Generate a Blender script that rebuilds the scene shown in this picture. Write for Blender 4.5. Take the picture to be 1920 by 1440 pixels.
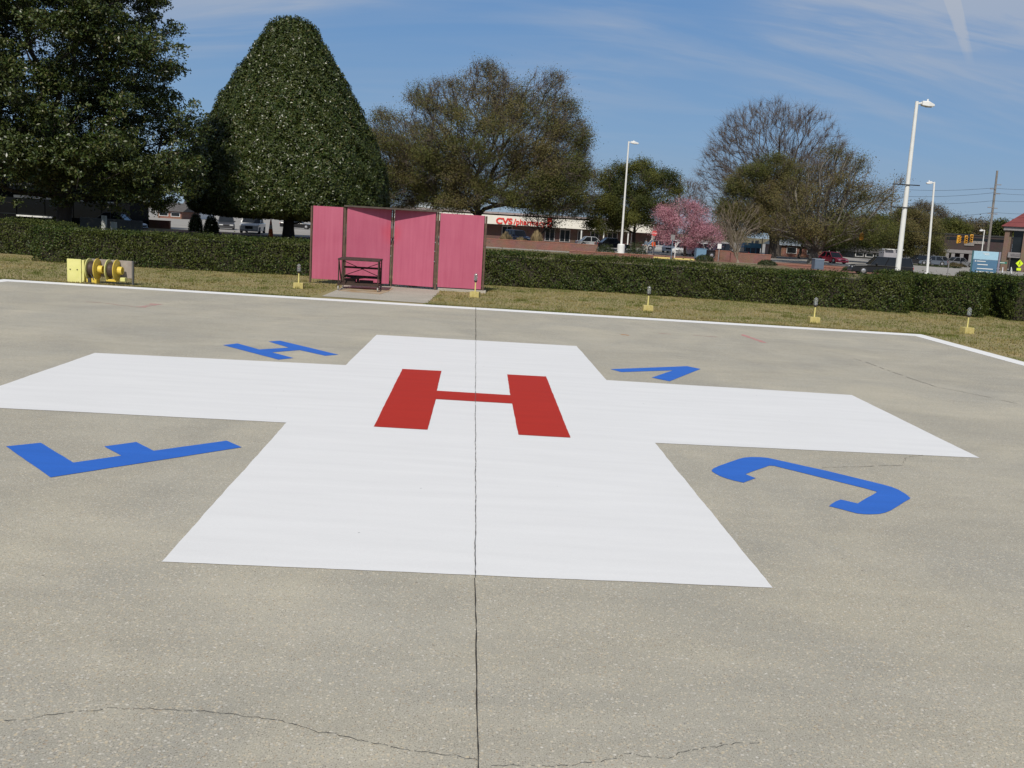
import bpy, bmesh, math, random
import numpy as np
from mathutils import Vector, Matrix
random.seed(7)
rng = np.random.default_rng(11)
scene = bpy.context.scene
for o in list(bpy.data.objects):
    bpy.data.objects.remove(o, do_unlink=True)
COL = scene.collection

# ------------------------------------------------------------------ camera
CAM_H, FPX, PITCH, ROLL = 2.25, 1803.3, 0.16565, 0.0595
_cp, _sp = math.cos(PITCH), math.sin(PITCH)
FW = np.array([0, _cp, -_sp]); _up = np.array([0, _sp, _cp]); _rt = np.array([1.0, 0, 0])
RT = math.cos(ROLL) * _rt + math.sin(ROLL) * _up
UP = -math.sin(ROLL) * _rt + math.cos(ROLL) * _up
cam_d = bpy.data.cameras.new("camera")
cam = bpy.data.objects.new("camera", cam_d); COL.objects.link(cam)
m = Matrix.Identity(4)
for i in range(3):
    m[i][0] = RT[i]; m[i][1] = UP[i]; m[i][2] = -FW[i]
m[2][3] = CAM_H
cam.matrix_world = m
cam_d.sensor_width = 36; cam_d.lens = 36 * FPX / 1920
cam_d.clip_start = 0.1; cam_d.clip_end = 4000
scene.camera = cam
def ray(px, py):
    return FW + (px - 960) / FPX * RT - (py - 720) / FPX * UP
def G(px, py, z=0.0):            # a pixel of the photograph -> the point of the ground at height z
    d = ray(px, py); t = (z - CAM_H) / d[2]
    return Vector((d[0] * t, d[1] * t, z))
def A(px, py, Y):                # a pixel of the photograph -> the point Y metres away
    d = ray(px, py); t = Y / d[1]
    return Vector((d[0] * t, Y, CAM_H + d[2] * t))

# ------------------------------------------------------------------ sky and sun
SUN_EL, SUN_AZ = math.radians(44), math.radians(11)     # sun behind the camera, to the left
S = Vector((-math.sin(SUN_AZ) * math.cos(SUN_EL), -math.cos(SUN_AZ) * math.cos(SUN_EL), math.sin(SUN_EL)))
sd = bpy.data.lights.new("sun", 'SUN'); sd.energy = 3.9; sd.angle = math.radians(0.53); sd.color = (1.0, 0.945, 0.85)
so = bpy.data.objects.new("sun", sd); COL.objects.link(so)
so.rotation_euler = (-S).to_track_quat('-Z', 'Y').to_euler(); so.location = (0, 0, 60)
w = bpy.data.worlds.new("World"); scene.world = w; w.use_nodes = True
nt = w.node_tree; nt.nodes.clear()
def N(tree, typ, **kw):
    n = tree.nodes.new(typ)
    for k, v in kw.items():
        if k.startswith('i_'):
            key = k[2:]; key = int(key) if key.isdigit() else key.replace('_', ' ')
            n.inputs[key].default_value = v
        else:
            setattr(n, k, v)
    return n
def math_node(tree, op, a, b=None, clamp=False):
    n = tree.nodes.new('ShaderNodeMath'); n.operation = op; n.use_clamp = clamp
    for i, v in enumerate((a, b)):
        if v is None: continue
        if isinstance(v, (int, float)): n.inputs[i].default_value = v
        else: tree.links.new(v, n.inputs[i])
    return n.outputs[0]
sky = N(nt, 'ShaderNodeTexSky', sky_type='NISHITA', sun_disc=False)
sky.sun_elevation = SUN_EL; sky.sun_rotation = math.pi + SUN_AZ
sky.altitude = 0; sky.air_density = 1.0; sky.dust_density = 0.6; sky.ozone_density = 2.2
tc = N(nt, 'ShaderNodeTexCoord')
sep = N(nt, 'ShaderNodeSeparateXYZ'); nt.links.new(tc.outputs['Generated'], sep.inputs[0])
zc = math_node(nt, 'ADD', math_node(nt, 'MAXIMUM', sep.outputs[2], 0.0), 0.45)
comb = N(nt, 'ShaderNodeCombineXYZ')
nt.links.new(math_node(nt, 'DIVIDE', sep.outputs[0], zc), comb.inputs[0])
nt.links.new(math_node(nt, 'DIVIDE', sep.outputs[1], zc), comb.inputs[1])
def _pl(px, py):
    d = ray(px, py); d = d / np.linalg.norm(d); return d[:2] / (d[2] + .45)
_a, _b = _pl(1330, 20), _pl(1800, 260); CDIR = -math.atan2(_b[1] - _a[1], _b[0] - _a[0]); CSEED = (5.2, 0.7, 0)
def cloud_layer(rot, scl, nscale, lo, hi, seed, detail=6, dist=0.6):
    mp = N(nt, 'ShaderNodeMapping'); mp.inputs['Rotation'].default_value = (0, 0, rot)
    mp.inputs['Scale'].default_value = scl; mp.inputs['Location'].default_value = seed
    nt.links.new(comb.outputs[0], mp.inputs[0])
    nz = N(nt, 'ShaderNodeTexNoise'); nz.inputs['Scale'].default_value = nscale
    nz.inputs['Detail'].default_value = detail; nz.inputs['Roughness'].default_value = 0.55; nz.inputs['Distortion'].default_value = dist
    nt.links.new(mp.outputs[0], nz.inputs['Vector'])
    mr = N(nt, 'ShaderNodeMapRange', interpolation_type='SMOOTHSTEP'); mr.inputs[1].default_value = lo; mr.inputs[2].default_value = hi
    nt.links.new(nz.outputs[0], mr.inputs[0])
    return mr.outputs[0]
c1 = cloud_layer(CDIR, (0.40, 2.3, 1), 2.6, 0.42, 0.70, (3.1, 1.2, 0), 9, 0.9)
c2 = cloud_layer(CDIR + .35, (0.34, 2.6, 1), 5.0, 0.42, 0.72, (7.7, 2.9, 0), 10, 1.3)
c3 = cloud_layer(0.2, (1, 1, 1), 1.5, 0.30, 0.60, CSEED, 2, 0.3)
cl = math_node(nt, 'MULTIPLY', math_node(nt, 'ADD', math_node(nt, 'ADD', c1, math_node(nt, 'MULTIPLY', c2, 0.75)), 0.12), math_node(nt, 'ADD', math_node(nt, 'MULTIPLY', c3, 0.85), 0.12), True)
# a contrail drawn out across the upper sky
d1, d2 = ray(1768, -60), ray(1822, 128)
d1 = d1 / np.linalg.norm(d1); d2 = d2 / np.linalg.norm(d2)
p1 = d1[:2] / (d1[2] + .45); p2 = d2[:2] / (d2[2] + .45)
uu = (p2 - p1); LL = np.linalg.norm(uu); uu = uu / LL
tcx, tcy = comb.outputs[0], None
sc2 = N(nt, 'ShaderNodeSeparateXYZ'); nt.links.new(comb.outputs[0], sc2.inputs[0])
rx = math_node(nt, 'SUBTRACT', sc2.outputs[0], float(p1[0])); ry = math_node(nt, 'SUBTRACT', sc2.outputs[1], float(p1[1]))
along = math_node(nt, 'ADD', math_node(nt, 'MULTIPLY', rx, float(uu[0])), math_node(nt, 'MULTIPLY', ry, float(uu[1])))
across = math_node(nt, 'ABSOLUTE', math_node(nt, 'SUBTRACT', math_node(nt, 'MULTIPLY', rx, float(uu[1])), math_node(nt, 'MULTIPLY', ry, float(uu[0]))))
wd = math_node(nt, 'ADD', math_node(nt, 'MULTIPLY', along, -0.030), 0.056 * LL)
core = math_node(nt, 'SUBTRACT', 1.0, math_node(nt, 'DIVIDE', across, wd), True)
endm = N(nt, 'ShaderNodeMapRange', interpolation_type='SMOOTHSTEP'); endm.inputs[1].default_value = LL * 1.0; endm.inputs[2].default_value = LL * 0.72
nt.links.new(along, endm.inputs[0])
tr = math_node(nt, 'MULTIPLY', math_node(nt, 'POWER', core, 0.5), endm.outputs[0])
wn = N(nt, 'ShaderNodeTexNoise'); wn.inputs['Scale'].default_value = 9; nt.links.new(comb.outputs[0], wn.inputs['Vector'])
tr = math_node(nt, 'MULTIPLY', tr, math_node(nt, 'MULTIPLY', wn.outputs[0], 1.0))
cov = math_node(nt, 'ADD', math_node(nt, 'MULTIPLY', cl, 0.78), math_node(nt, 'MULTIPLY', tr, 1.15), True)
up_fade = N(nt, 'ShaderNodeMapRange', interpolation_type='SMOOTHSTEP'); up_fade.inputs[1].default_value = 0.02; up_fade.inputs[2].default_value = 0.26
nt.links.new(sep.outputs[2], up_fade.inputs[0])
cov = math_node(nt, 'MULTIPLY', cov, up_fade.outputs[0])
mixc = N(nt, 'ShaderNodeMix', data_type='RGBA'); mixc.inputs['B'].default_value = (5.0, 5.5, 6.4, 1)
hzr = N(nt, 'ShaderNodeMapRange', interpolation_type='SMOOTHSTEP'); hzr.inputs[1].default_value = 0.75; hzr.inputs[2].default_value = 0.25
nt.links.new(sep.outputs[2], hzr.inputs[0])
low = N(nt, 'ShaderNodeValToRGB'); lr = low.color_ramp
while len(lr.elements) < 4: lr.elements.new(0.5)
for i, (ps, c) in enumerate(((0.0, (3.4, 4.5, 5.7)), (0.09, (2.35, 4.1, 6.6)), (0.22, (1.45, 3.2, 6.3)), (0.45, (0.85, 2.3, 5.4)))):
    lr.elements[i].position = ps; lr.elements[i].color = (*c, 1)
nt.links.new(math_node(nt, 'MAXIMUM', sep.outputs[2], 0.0), low.inputs[0])
mixh = N(nt, 'ShaderNodeMix', data_type='RGBA')
nt.links.new(low.outputs[0], mixh.inputs['B'])
nt.links.new(math_node(nt, 'MULTIPLY', hzr.outputs[0], 0.92), mixh.inputs['Factor']); nt.links.new(sky.outputs[0], mixh.inputs['A'])
nt.links.new(cov, mixc.inputs['Factor']); nt.links.new(mixh.outputs['Result'], mixc.inputs['A'])
bg = N(nt, 'ShaderNodeBackground'); bg.inputs['Strength'].default_value = 0.085
nt.links.new(mixc.outputs['Result'], bg.inputs['Color'])
wo = N(nt, 'ShaderNodeOutputWorld'); nt.links.new(bg.outputs[0], wo.inputs['Surface'])
scene.view_settings.view_transform = 'Standard'; scene.view_settings.look = 'None'
scene.view_settings.exposure = 0.0; scene.view_settings.gamma = 1.0
scene.cycles.max_bounces = 5; scene.cycles.diffuse_bounces = 3; scene.cycles.glossy_bounces = 2; scene.cycles.transmission_bounces = 4
scene.cycles.transparent_max_bounces = 6

# ------------------------------------------------------------------ materials
_mats = {}
def M(name, col, rough=0.7, col2=None, scale=4.0, var=0.12, spec=0.4, metal=0.0, bump=0.0, bscale=None, detail=5):
    if name in _mats: return _mats[name]
    mt = bpy.data.materials.new(name); mt.use_nodes = True; t = mt.node_tree
    b = t.nodes['Principled BSDF']; b.inputs['Roughness'].default_value = rough; b.inputs['Metallic'].default_value = metal
    b.inputs['Specular IOR Level'].default_value = spec
    tcn = N(t, 'ShaderNodeTexCoord'); nz = N(t, 'ShaderNodeTexNoise'); nz.inputs['Scale'].default_value = scale; nz.inputs['Detail'].default_value = detail
    t.links.new(tcn.outputs['Object'], nz.inputs['Vector'])
    if col2 is None:
        lo = tuple(c * (1 - var) for c in col); hi = tuple(min(1, c * (1 + var)) for c in col)
    else: lo, hi = col, col2
    rp = N(t, 'ShaderNodeValToRGB'); rp.color_ramp.elements[0].position = 0.3; rp.color_ramp.elements[1].position = 0.7
    rp.color_ramp.elements[0].color = (*lo, 1); rp.color_ramp.elements[1].color = (*hi, 1)
    t.links.new(nz.outputs[0], rp.inputs[0]); t.links.new(rp.outputs[0], b.inputs['Base Color'])
    if bump:
        n2 = N(t, 'ShaderNodeTexNoise'); n2.inputs['Scale'].default_value = bscale or scale * 6; n2.inputs['Detail'].default_value = 4
        t.links.new(tcn.outputs['Object'], n2.inputs['Vector'])
        bp = N(t, 'ShaderNodeBump'); bp.inputs['Strength'].default_value = bump; bp.inputs['Distance'].default_value = 0.02
        t.links.new(n2.outputs[0], bp.inputs['Height']); t.links.new(bp.outputs[0], b.inputs['Normal'])
    _mats[name] = mt; return mt
def leaf_mat(name, cols, rough=0.45, trans=0.25, spec=0.4, pscale=0.0, pcols=None):
    """colour per leaf, optionally shifted by large patches of the plant itself"""
    if name in _mats: return _mats[name]
    mt = bpy.data.materials.new(name); mt.use_nodes = True; t = mt.node_tree
    b = t.nodes['Principled BSDF']; out = t.nodes['Material Output']
    b.inputs['Roughness'].default_value = rough; b.inputs['Specular IOR Level'].default_value = spec
    g = N(t, 'ShaderNodeNewGeometry'); rp = N(t, 'ShaderNodeValToRGB'); cr = rp.color_ramp
    n = len(cols)
    while len(cr.elements) < n: cr.elements.new(0.5)
    for i, c in enumerate(cols):
        cr.elements[i].position = i / max(1, n - 1); cr.elements[i].color = (*c, 1)
    t.links.new(g.outputs['Random Per Island'], rp.inputs[0])
    colr = rp.outputs[0]
    if pscale:
        tcn = N(t, 'ShaderNodeTexCoord'); nz = N(t, 'ShaderNodeTexNoise'); nz.inputs['Scale'].default_value = pscale; nz.inputs['Detail'].default_value = 3
        t.links.new(tcn.outputs['Object'], nz.inputs['Vector'])
        mr = N(t, 'ShaderNodeMapRange', interpolation_type='SMOOTHSTEP'); mr.inputs[1].default_value = 0.44; mr.inputs[2].default_value = 0.56
        t.links.new(nz.outputs[0], mr.inputs[0])
        rp2 = N(t, 'ShaderNodeValToRGB'); c2 = rp2.color_ramp
        while len(c2.elements) < len(pcols): c2.elements.new(0.5)
        for i, c in enumerate(pcols):
            c2.elements[i].position = i / max(1, len(pcols) - 1); c2.elements[i].color = (*c, 1)
        t.links.new(g.outputs['Random Per Island'], rp2.inputs[0])
        mx = N(t, 'ShaderNodeMix', data_type='RGBA'); t.links.new(mr.outputs[0], mx.inputs['Factor'])
        t.links.new(colr, mx.inputs['A']); t.links.new(rp2.outputs[0], mx.inputs['B']); colr = mx.outputs['Result']
    t.links.new(colr, b.inputs['Base Color'])
    tl = N(t, 'ShaderNodeBsdfTranslucent'); t.links.new(colr, tl.inputs[0])
    ms = N(t, 'ShaderNodeMixShader'); ms.inputs[0].default_value = trans
    t.links.new(b.outputs[0], ms.inputs[1]); t.links.new(tl.outputs[0], ms.inputs[2]); t.links.new(ms.outputs[0], out.inputs[0])
    _mats[name] = mt; return mt
def brick_mat(name, c1, c2, mortar, scale=1.0):
    if name in _mats: return _mats[name]
    mt = bpy.data.materials.new(name); mt.use_nodes = True; t = mt.node_tree; b = t.nodes['Principled BSDF']
    b.inputs['Roughness'].default_value = 0.85
    tcn = N(t, 'ShaderNodeTexCoord'); mp = N(t, 'ShaderNodeMapping'); mp.inputs['Rotation'].default_value = (math.pi / 2, 0, 0)
    t.links.new(tcn.outputs['Object'], mp.inputs[0])
    br = N(t, 'ShaderNodeTexBrick'); br.inputs['Scale'].default_value = scale; br.inputs['Color1'].default_value = (*c1, 1)
    br.inputs['Color2'].default_value = (*c2, 1); br.inputs['Mortar'].default_value = (*mortar, 1)
    br.inputs['Brick Width'].default_value = 0.22; br.inputs['Row Height'].default_value = 0.075; br.inputs['Mortar Size'].default_value = 0.008
    t.links.new(mp.outputs[0], br.inputs['Vector'])
    nz = N(t, 'ShaderNodeTexNoise'); nz.inputs['Scale'].default_value = 0.9; t.links.new(tcn.outputs['Object'], nz.inputs['Vector'])
    mx = N(t, 'ShaderNodeMix', data_type='RGBA', blend_type='MULTIPLY'); mx.inputs['Factor'].default_value = 0.5
    t.links.new(br.outputs[0], mx.inputs['A']); t.links.new(nz.outputs[1], mx.inputs['B'])
    t.links.new(mx.outputs['Result'], b.inputs['Base Color'])
    _mats[name] = mt; return mt
def glass_mat(name, col=(0.02, 0.025, 0.03), rough=0.08):
    mt = M(name, col, rough=rough, var=0.3, scale=0.6, spec=0.35); return mt

# ------------------------------------------------------------------ mesh helpers
def tag(o, label=None, cat=None, group=None, kind=None):
    if label: o['label'] = label
    if cat: o['category'] = cat
    if group: o['group'] = group
    if kind: o['kind'] = kind
    return o
def empty(name, loc=(0, 0, 0), rz=0.0, label=None, cat=None, group=None):
    o = bpy.data.objects.new(name, None); COL.objects.link(o); o.location = loc; o.rotation_euler = (0, 0, rz)
    o.empty_display_size = 0.2
    return tag(o, label, cat, group)
def from_arrays(name, verts, faces, mat, parent=None, smooth=False, mat_idx=None):
    me = bpy.data.meshes.new(name)
    if isinstance(faces, np.ndarray):
        nf, k = faces.shape
        me.vertices.add(len(verts)); me.vertices.foreach_set('co', np.asarray(verts, np.float32).ravel())
        me.loops.add(nf * k); me.loops.foreach_set('vertex_index', faces.astype(np.int32).ravel())
        me.polygons.add(nf); me.polygons.foreach_set('loop_start', np.arange(0, nf * k, k, dtype=np.int32))
        me.update(calc_edges=True)
    else:
        me.from_pydata([tuple(v) for v in verts], [], faces); me.update()
    for mm in (mat if isinstance(mat, (list, tuple)) else [mat]): me.materials.append(mm)
    if mat_idx is not None: me.polygons.foreach_set('material_index', np.asarray(mat_idx, np.int32))
    if smooth: me.polygons.foreach_set('use_smooth', np.ones(len(me.polygons), dtype=bool))
    o = bpy.data.objects.new(name, me); COL.objects.link(o)
    if parent is not None: o.parent = parent
    return o
class MB:
    def __init__(s): s.v = []; s.f = []
    def add(s, vs, fs):
        n = len(s.v); s.v += [tuple(v) for v in vs]; s.f += [tuple(i + n for i in f) for f in fs]; return s
    def box(s, x0, x1, y0, y1, z0, z1):
        vs = [(x0, y0, z0), (x1, y0, z0), (x1, y1, z0), (x0, y1, z0), (x0, y0, z1), (x1, y0, z1), (x1, y1, z1), (x0, y1, z1)]
        return s.add(vs, [(0, 3, 2, 1), (4, 5, 6, 7), (0, 1, 5, 4), (1, 2, 6, 5), (2, 3, 7, 6), (3, 0, 4, 7)])
    def frustum(s, b, t):   # two quads of 4 points
        return s.add(list(b) + list(t), [(0, 3, 2, 1), (4, 5, 6, 7), (0, 1, 5, 4), (1, 2, 6, 5), (2, 3, 7, 6), (3, 0, 4, 7)])
    def tube(s, p, q, r0, r1=None, n=8):
        r1 = r0 if r1 is None else r1
        p = Vector(p); q = Vector(q); d = (q - p)
        if d.length < 1e-6: return s
        d.normalize(); a = d.orthogonal().normalized(); b = d.cross(a)
        vs = []
        for c, r in ((p, r0), (q, r1)):
            for i in range(n):
                an = 2 * math.pi * i / n; vs.append(c + a * (r * math.cos(an)) + b * (r * math.sin(an)))
        fs = [(i, (i + 1) % n, n + (i + 1) % n, n + i) for i in range(n)] + [tuple(range(n - 1, -1, -1)), tuple(range(n, 2 * n))]
        return s.add(vs, fs)
    def bar(s, p, q, wx, wz):   # rectangular bar between two points
        p = Vector(p); q = Vector(q); d = (q - p).normalized()
        a = Vector((0, 0, 1)).cross(d)
        if a.length < 1e-3: a = Vector((1, 0, 0))
        a.normalize(); b = d.cross(a)
        vs = []
        for c in (p, q):
            for sx, sz in ((-1, -1), (1, -1), (1, 1), (-1, 1)): vs.append(c + a * (sx * wx / 2) + b * (sz * wz / 2))
        return s.add(vs, [(0, 3, 2, 1), (4, 5, 6, 7), (0, 1, 5, 4), (1, 2, 6, 5), (2, 3, 7, 6), (3, 0, 4, 7)])
    def lathe(s, prof, n=16, axis=(0, 0, 1), at=(0, 0, 0)):
        ax = Vector(axis).normalized(); a = ax.orthogonal().normalized(); b = ax.cross(a); at = Vector(at)
        vs = []; fs = []
        for r, h in prof:
            for i in range(n):
                an = 2 * math.pi * i / n; vs.append(at + ax * h + a * (r * math.cos(an)) + b * (r * math.sin(an)))
        for k in range(len(prof) - 1):
            for i in range(n): fs.append((k * n + i, k * n + (i + 1) % n, (k + 1) * n + (i + 1) % n, (k + 1) * n + i))
        fs.append(tuple(range(n - 1, -1, -1))); fs.append(tuple(range((len(prof) - 1) * n, len(prof) * n)))
        return s.add(vs, fs)
    def prism(s, poly, y0, y1):   # outline in x,z pushed along y
        n = len(poly); vs = [(x, y0, z) for x, z in poly] + [(x, y1, z) for x, z in poly]
        return s.add(vs, [tuple(range(n)), tuple(range(2 * n - 1, n - 1, -1))] + [(i, n + i, n + (i + 1) % n, (i + 1) % n) for i in range(n)])
    def flat(s, pts): return s.add(pts, [tuple(range(len(pts)))])
    def build(s, name, mat, parent=None, smooth=False, bevel=0.0):
        o = from_arrays(name, s.v, s.f, mat, parent, smooth)
        bm = bmesh.new(); bm.from_mesh(o.data); bmesh.ops.recalc_face_normals(bm, faces=bm.faces); bm.to_mesh(o.data); bm.free()
        if bevel:
            md = o.modifiers.new('bevel', 'BEVEL'); md.width = bevel; md.segments = 2; md.limit_method = 'ANGLE'
        return o
def copy_tree(o, parent=None):
    c = o.copy(); COL.objects.link(c); c.parent = parent
    for ch in list(o.children): copy_tree(ch, c)
    return c
def unit(a): return a / np.maximum(1e-9, np.linalg.norm(a, axis=1, keepdims=True))
def leaf_quads(cen, nor, length, width, seed=0, droop=None):
    """arrays of little folded leaves: centre, facing, length, width"""
    r = np.random.default_rng(seed); n = len(cen)
    t = unit(np.cross(nor, unit(r.normal(size=(n, 3)))))
    if droop is not None: t = unit(t + np.array([0, 0, -droop]))
    b = unit(np.cross(nor, t))
    L = (length * r.uniform(0.7, 1.3, n))[:, None] / 2; W = (width * r.uniform(0.7, 1.3, n))[:, None] / 2
    fold = nor * W * 0.5
    v = np.stack([cen - t * L, cen + b * W + fold, cen + t * L, cen - b * W + fold], 1).reshape(-1, 3)
    f = np.arange(4 * n).reshape(n, 4)
    return v, f
def text_mesh(name, body, size, mat, parent, loc, depth=0.04, sx=1.0, bold=0.0):
    cu = bpy.data.curves.new(name, 'FONT'); cu.body = body; cu.size = size; cu.extrude = depth; cu.offset = bold
    tmp = bpy.data.objects.new(name, cu); COL.objects.link(tmp)
    dg = bpy.context.evaluated_depsgraph_get(); me = bpy.data.meshes.new_from_object(tmp.evaluated_get(dg))
    bpy.data.objects.remove(tmp, do_unlink=True)
    o = bpy.data.objects.new(name, me); COL.objects.link(o); me.materials.clear(); me.materials.append(mat)
    o.parent = parent; o.location = loc; o.rotation_euler = (math.pi / 2, 0, 0); o.scale = (sx, 1, 1)
    return o

# ================================================================== GROUND
GZ = -0.4                                   # level of the land beyond the hedge
def terrain_z(x, y): 
    t = min(1, max(0, (y - 38) / 12)); return -0.03 + (GZ + 0.03) * t * t * (3 - 2 * t)
xs = np.concatenate([np.linspace(-1500, -60, 12), np.linspace(-50, 60, 12), np.linspace(80, 1500, 12)])
ys = np.concatenate([np.linspace(-400, 0, 4), np.linspace(10, 60, 26), np.linspace(80, 3000, 18)])
gv = [(x, y, terrain_z(x, y)) for y in ys for x in xs]; nx = len(xs)
gf = [(j * nx + i, j * nx + i + 1, (j + 1) * nx + i + 1, (j + 1) * nx + i) for j in range(len(ys) - 1) for i in range(nx - 1)]
tag(from_arrays('ground', gv, gf, M('dry_turf', (0.13, 0.105, 0.045), 0.95, (0.17, 0.14, 0.075), 1.2, bump=0.4), smooth=True), kind='structure')

def concrete(name, ca, cb, cc, agg):
    mt = bpy.data.materials.new(name); mt.use_nodes = True; t = mt.node_tree; b = t.nodes['Principled BSDF']
    b.inputs['Roughness'].default_value = 0.85; b.inputs['Specular IOR Level'].default_value = 0.25
    tcn = N(t, 'ShaderNodeTexCoord'); ob = tcn.outputs['Object']
    n1 = N(t, 'ShaderNodeTexNoise'); n1.inputs['Scale'].default_value = 0.55; n1.inputs['Detail'].default_value = 6; n1.inputs['Roughness'].default_value = 0.6; n1.inputs['Distortion'].default_value = 0.7
    t.links.new(ob, n1.inputs['Vector'])
    r1 = N(t, 'ShaderNodeValToRGB'); e = r1.color_ramp; e.elements[0].position = 0.34; e.elements[1].position = 0.66
    e.elements[0].color = (*ca, 1); e.elements[1].color = (*cb, 1); el = e.elements.new(0.52); el.color = (*cc, 1)
    t.links.new(n1.outputs[0], r1.inputs[0])
    # broom direction streaks
    mp = N(t, 'ShaderNodeMapping'); mp.inputs['Scale'].default_value = (0.35, 3.2, 1); t.links.new(ob, mp.inputs[0])
    n2 = N(t, 'ShaderNodeTexNoise'); n2.inputs['Scale'].default_value = 1.3; n2.inputs['Detail'].default_value = 5; t.links.new(mp.outputs[0], n2.inputs['Vector'])
    m2 = N(t, 'ShaderNodeMapRange'); m2.inputs[1].default_value = 0.3; m2.inputs[2].default_value = 0.7; m2.inputs[3].default_value = 0.95; m2.inputs[4].default_value = 1.04
    t.links.new(n2.outputs[0], m2.inputs[0])
    mul = N(t, 'ShaderNodeMix', data_type='RGBA', blend_type='MULTIPLY'); mul.inputs['Factor'].default_value = 1
    t.links.new(r1.outputs[0], mul.inputs['A']); t.links.new(m2.outputs[0], mul.inputs['B'])
    n5 = N(t, 'ShaderNodeTexNoise'); n5.inputs['Scale'].default_value = 0.22; n5.inputs['Detail'].default_value = 9; n5.inputs['Roughness'].default_value = 0.68; n5.inputs['Distortion'].default_value = 1.4; t.links.new(ob, n5.inputs['Vector'])
    m5 = N(t, 'ShaderNodeMapRange', interpolation_type='SMOOTHSTEP'); m5.inputs[1].default_value = 0.40; m5.inputs[2].default_value = 0.62; m5.inputs[3].default_value = 0.925; m5.inputs[4].default_value = 1.04
    t.links.new(n5.outputs[0], m5.inputs[0])
    mul5 = N(t, 'ShaderNodeMix', data_type='RGBA', blend_type='MULTIPLY'); mul5.inputs['Factor'].default_value = 1
    t.links.new(mul.outputs['Result'], mul5.inputs['A']); t.links.new(m5.outputs[0], mul5.inputs['B']); mul = mul5
    # fine sand
    n3 = N(t, 'ShaderNodeTexNoise'); n3.inputs['Scale'].default_value = 130; n3.inputs['Detail'].default_value = 3; t.links.new(ob, n3.inputs['Vector'])
    m3 = N(t, 'ShaderNodeMapRange'); m3.inputs[1].default_value = 0.3; m3.inputs[2].default_value = 0.7; m3.inputs[3].default_value = 0.74; m3.inputs[4].default_value = 1.24
    t.links.new(n3.outputs[0], m3.inputs[0])
    mul2 = N(t, 'ShaderNodeMix', data_type='RGBA', blend_type='MULTIPLY'); mul2.inputs['Factor'].default_value = 1
    t.links.new(mul.outputs['Result'], mul2.inputs['A']); t.links.new(m3.outputs[0], mul2.inputs['B'])
    # exposed pebbles
    cur = mul2.outputs['Result']
    for sc, thr, keep, dens in ((62, 0.50, 0.30, 0.55), (40, 0.34, 0.74, 0.7), (33, 0.30, 0.72, 1.1), (97, 0.34, 0.55, 1.7), (2.6, 0.035, 0.45, 0.8), (6.5, 0.05, 0.62, 0.8)):
        v = N(t, 'ShaderNodeTexVoronoi', feature='F1'); v.inputs['Scale'].default_value = sc; t.links.new(ob, v.inputs['Vector'])
        sp = N(t, 'ShaderNodeSeparateColor'); t.links.new(v.outputs['Color'], sp.inputs[0])
        inside = N(t, 'ShaderNodeMapRange', interpolation_type='SMOOTHSTEP'); inside.inputs[1].default_value = thr; inside.inputs[2].default_value = thr * 0.6
        t.links.new(v.outputs['Distance'], inside.inputs[0])
        n4 = N(t, 'ShaderNodeTexNoise'); n4.inputs['Scale'].default_value = dens; n4.inputs['Detail'].default_value = 4; t.links.new(ob, n4.inputs['Vector'])
        k = math_node(t, 'GREATER_THAN', math_node(t, 'ADD', sp.outputs[0], math_node(t, 'MULTIPLY', math_node(t, 'SUBTRACT', n4.outputs[0], 0.5), 1.4)), keep)
        rp = N(t, 'ShaderNodeValToRGB'); rr = rp.color_ramp; cols = agg if 10 < sc < 90 else [(0.10, 0.085, 0.07), (0.14, 0.11, 0.08), (0.17, 0.15, 0.13)]
        while len(rr.elements) < len(cols): rr.elements.new(0.5)
        for i, c in enumerate(cols):
            rr.elements[i].position = i / (len(cols) - 1); rr.elements[i].color = (*c, 1)
        t.links.new(sp.outputs[1], rp.inputs[0])
        fac = math_node(t, 'MULTIPLY', math_node(t, 'MULTIPLY', inside.outputs[0], k), 0.55 if sc == 62 else 0.75)
        mx = N(t, 'ShaderNodeMix', data_type='RGBA'); t.links.new(fac, mx.inputs['Factor']); t.links.new(cur, mx.inputs['A']); t.links.new(rp.outputs[0], mx.inputs['B'])
        cur = mx.outputs['Result']
    t.links.new(cur, b.inputs['Base Color'])
    bp = N(t, 'ShaderNodeBump'); bp.inputs['Strength'].default_value = 0.35; bp.inputs['Distance'].default_value = 0.004
    t.links.new(n3.outputs[0], bp.inputs['Height']); t.links.new(bp.outputs[0], b.inputs['Normal'])
    _mats[name] = mt; return mt
PEB = [(0.50, 0.42, 0.29), (0.62, 0.55, 0.42), (0.32, 0.24, 0.16), (0.66, 0.63, 0.56), (0.56, 0.46, 0.30), (0.27, 0.26, 0.24), (0.46, 0.42, 0.35)]
m_pad = concrete('pad_concrete', (0.358, 0.338, 0.282), (0.435, 0.401, 0.315), (0.398, 0.370, 0.299), PEB)
m_walk = concrete('walk_concrete', (0.36, 0.335, 0.28), (0.42, 0.39, 0.33), (0.39, 0.36, 0.30), PEB)
cornL, cornR = G(8, 523.6), G(1727, 627)
padx0, padx1, pady = cornL.x, cornR.x, (cornL.y + cornR.y) / 2
def edgeY(x): return cornL.y + (cornR.y - cornL.y) * (x - padx0) / (padx1 - padx0)
pad = MB()
vs = [(padx0 - 0.1, -9, 0), (padx1 + 0.6, -9, 0), (padx1, cornR.y, 0), (padx0, cornL.y, 0)]
vb = [(x, y, -0.15) for x, y, z in vs]
pad.add(vs + vb, [(0, 1, 2, 3), (0, 4, 5, 1), (1, 5, 6, 2), (2, 6, 7, 3), (3, 7, 4, 0)])
pad = pad.build('helipad', m_pad); tag(pad, kind='structure')

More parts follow.
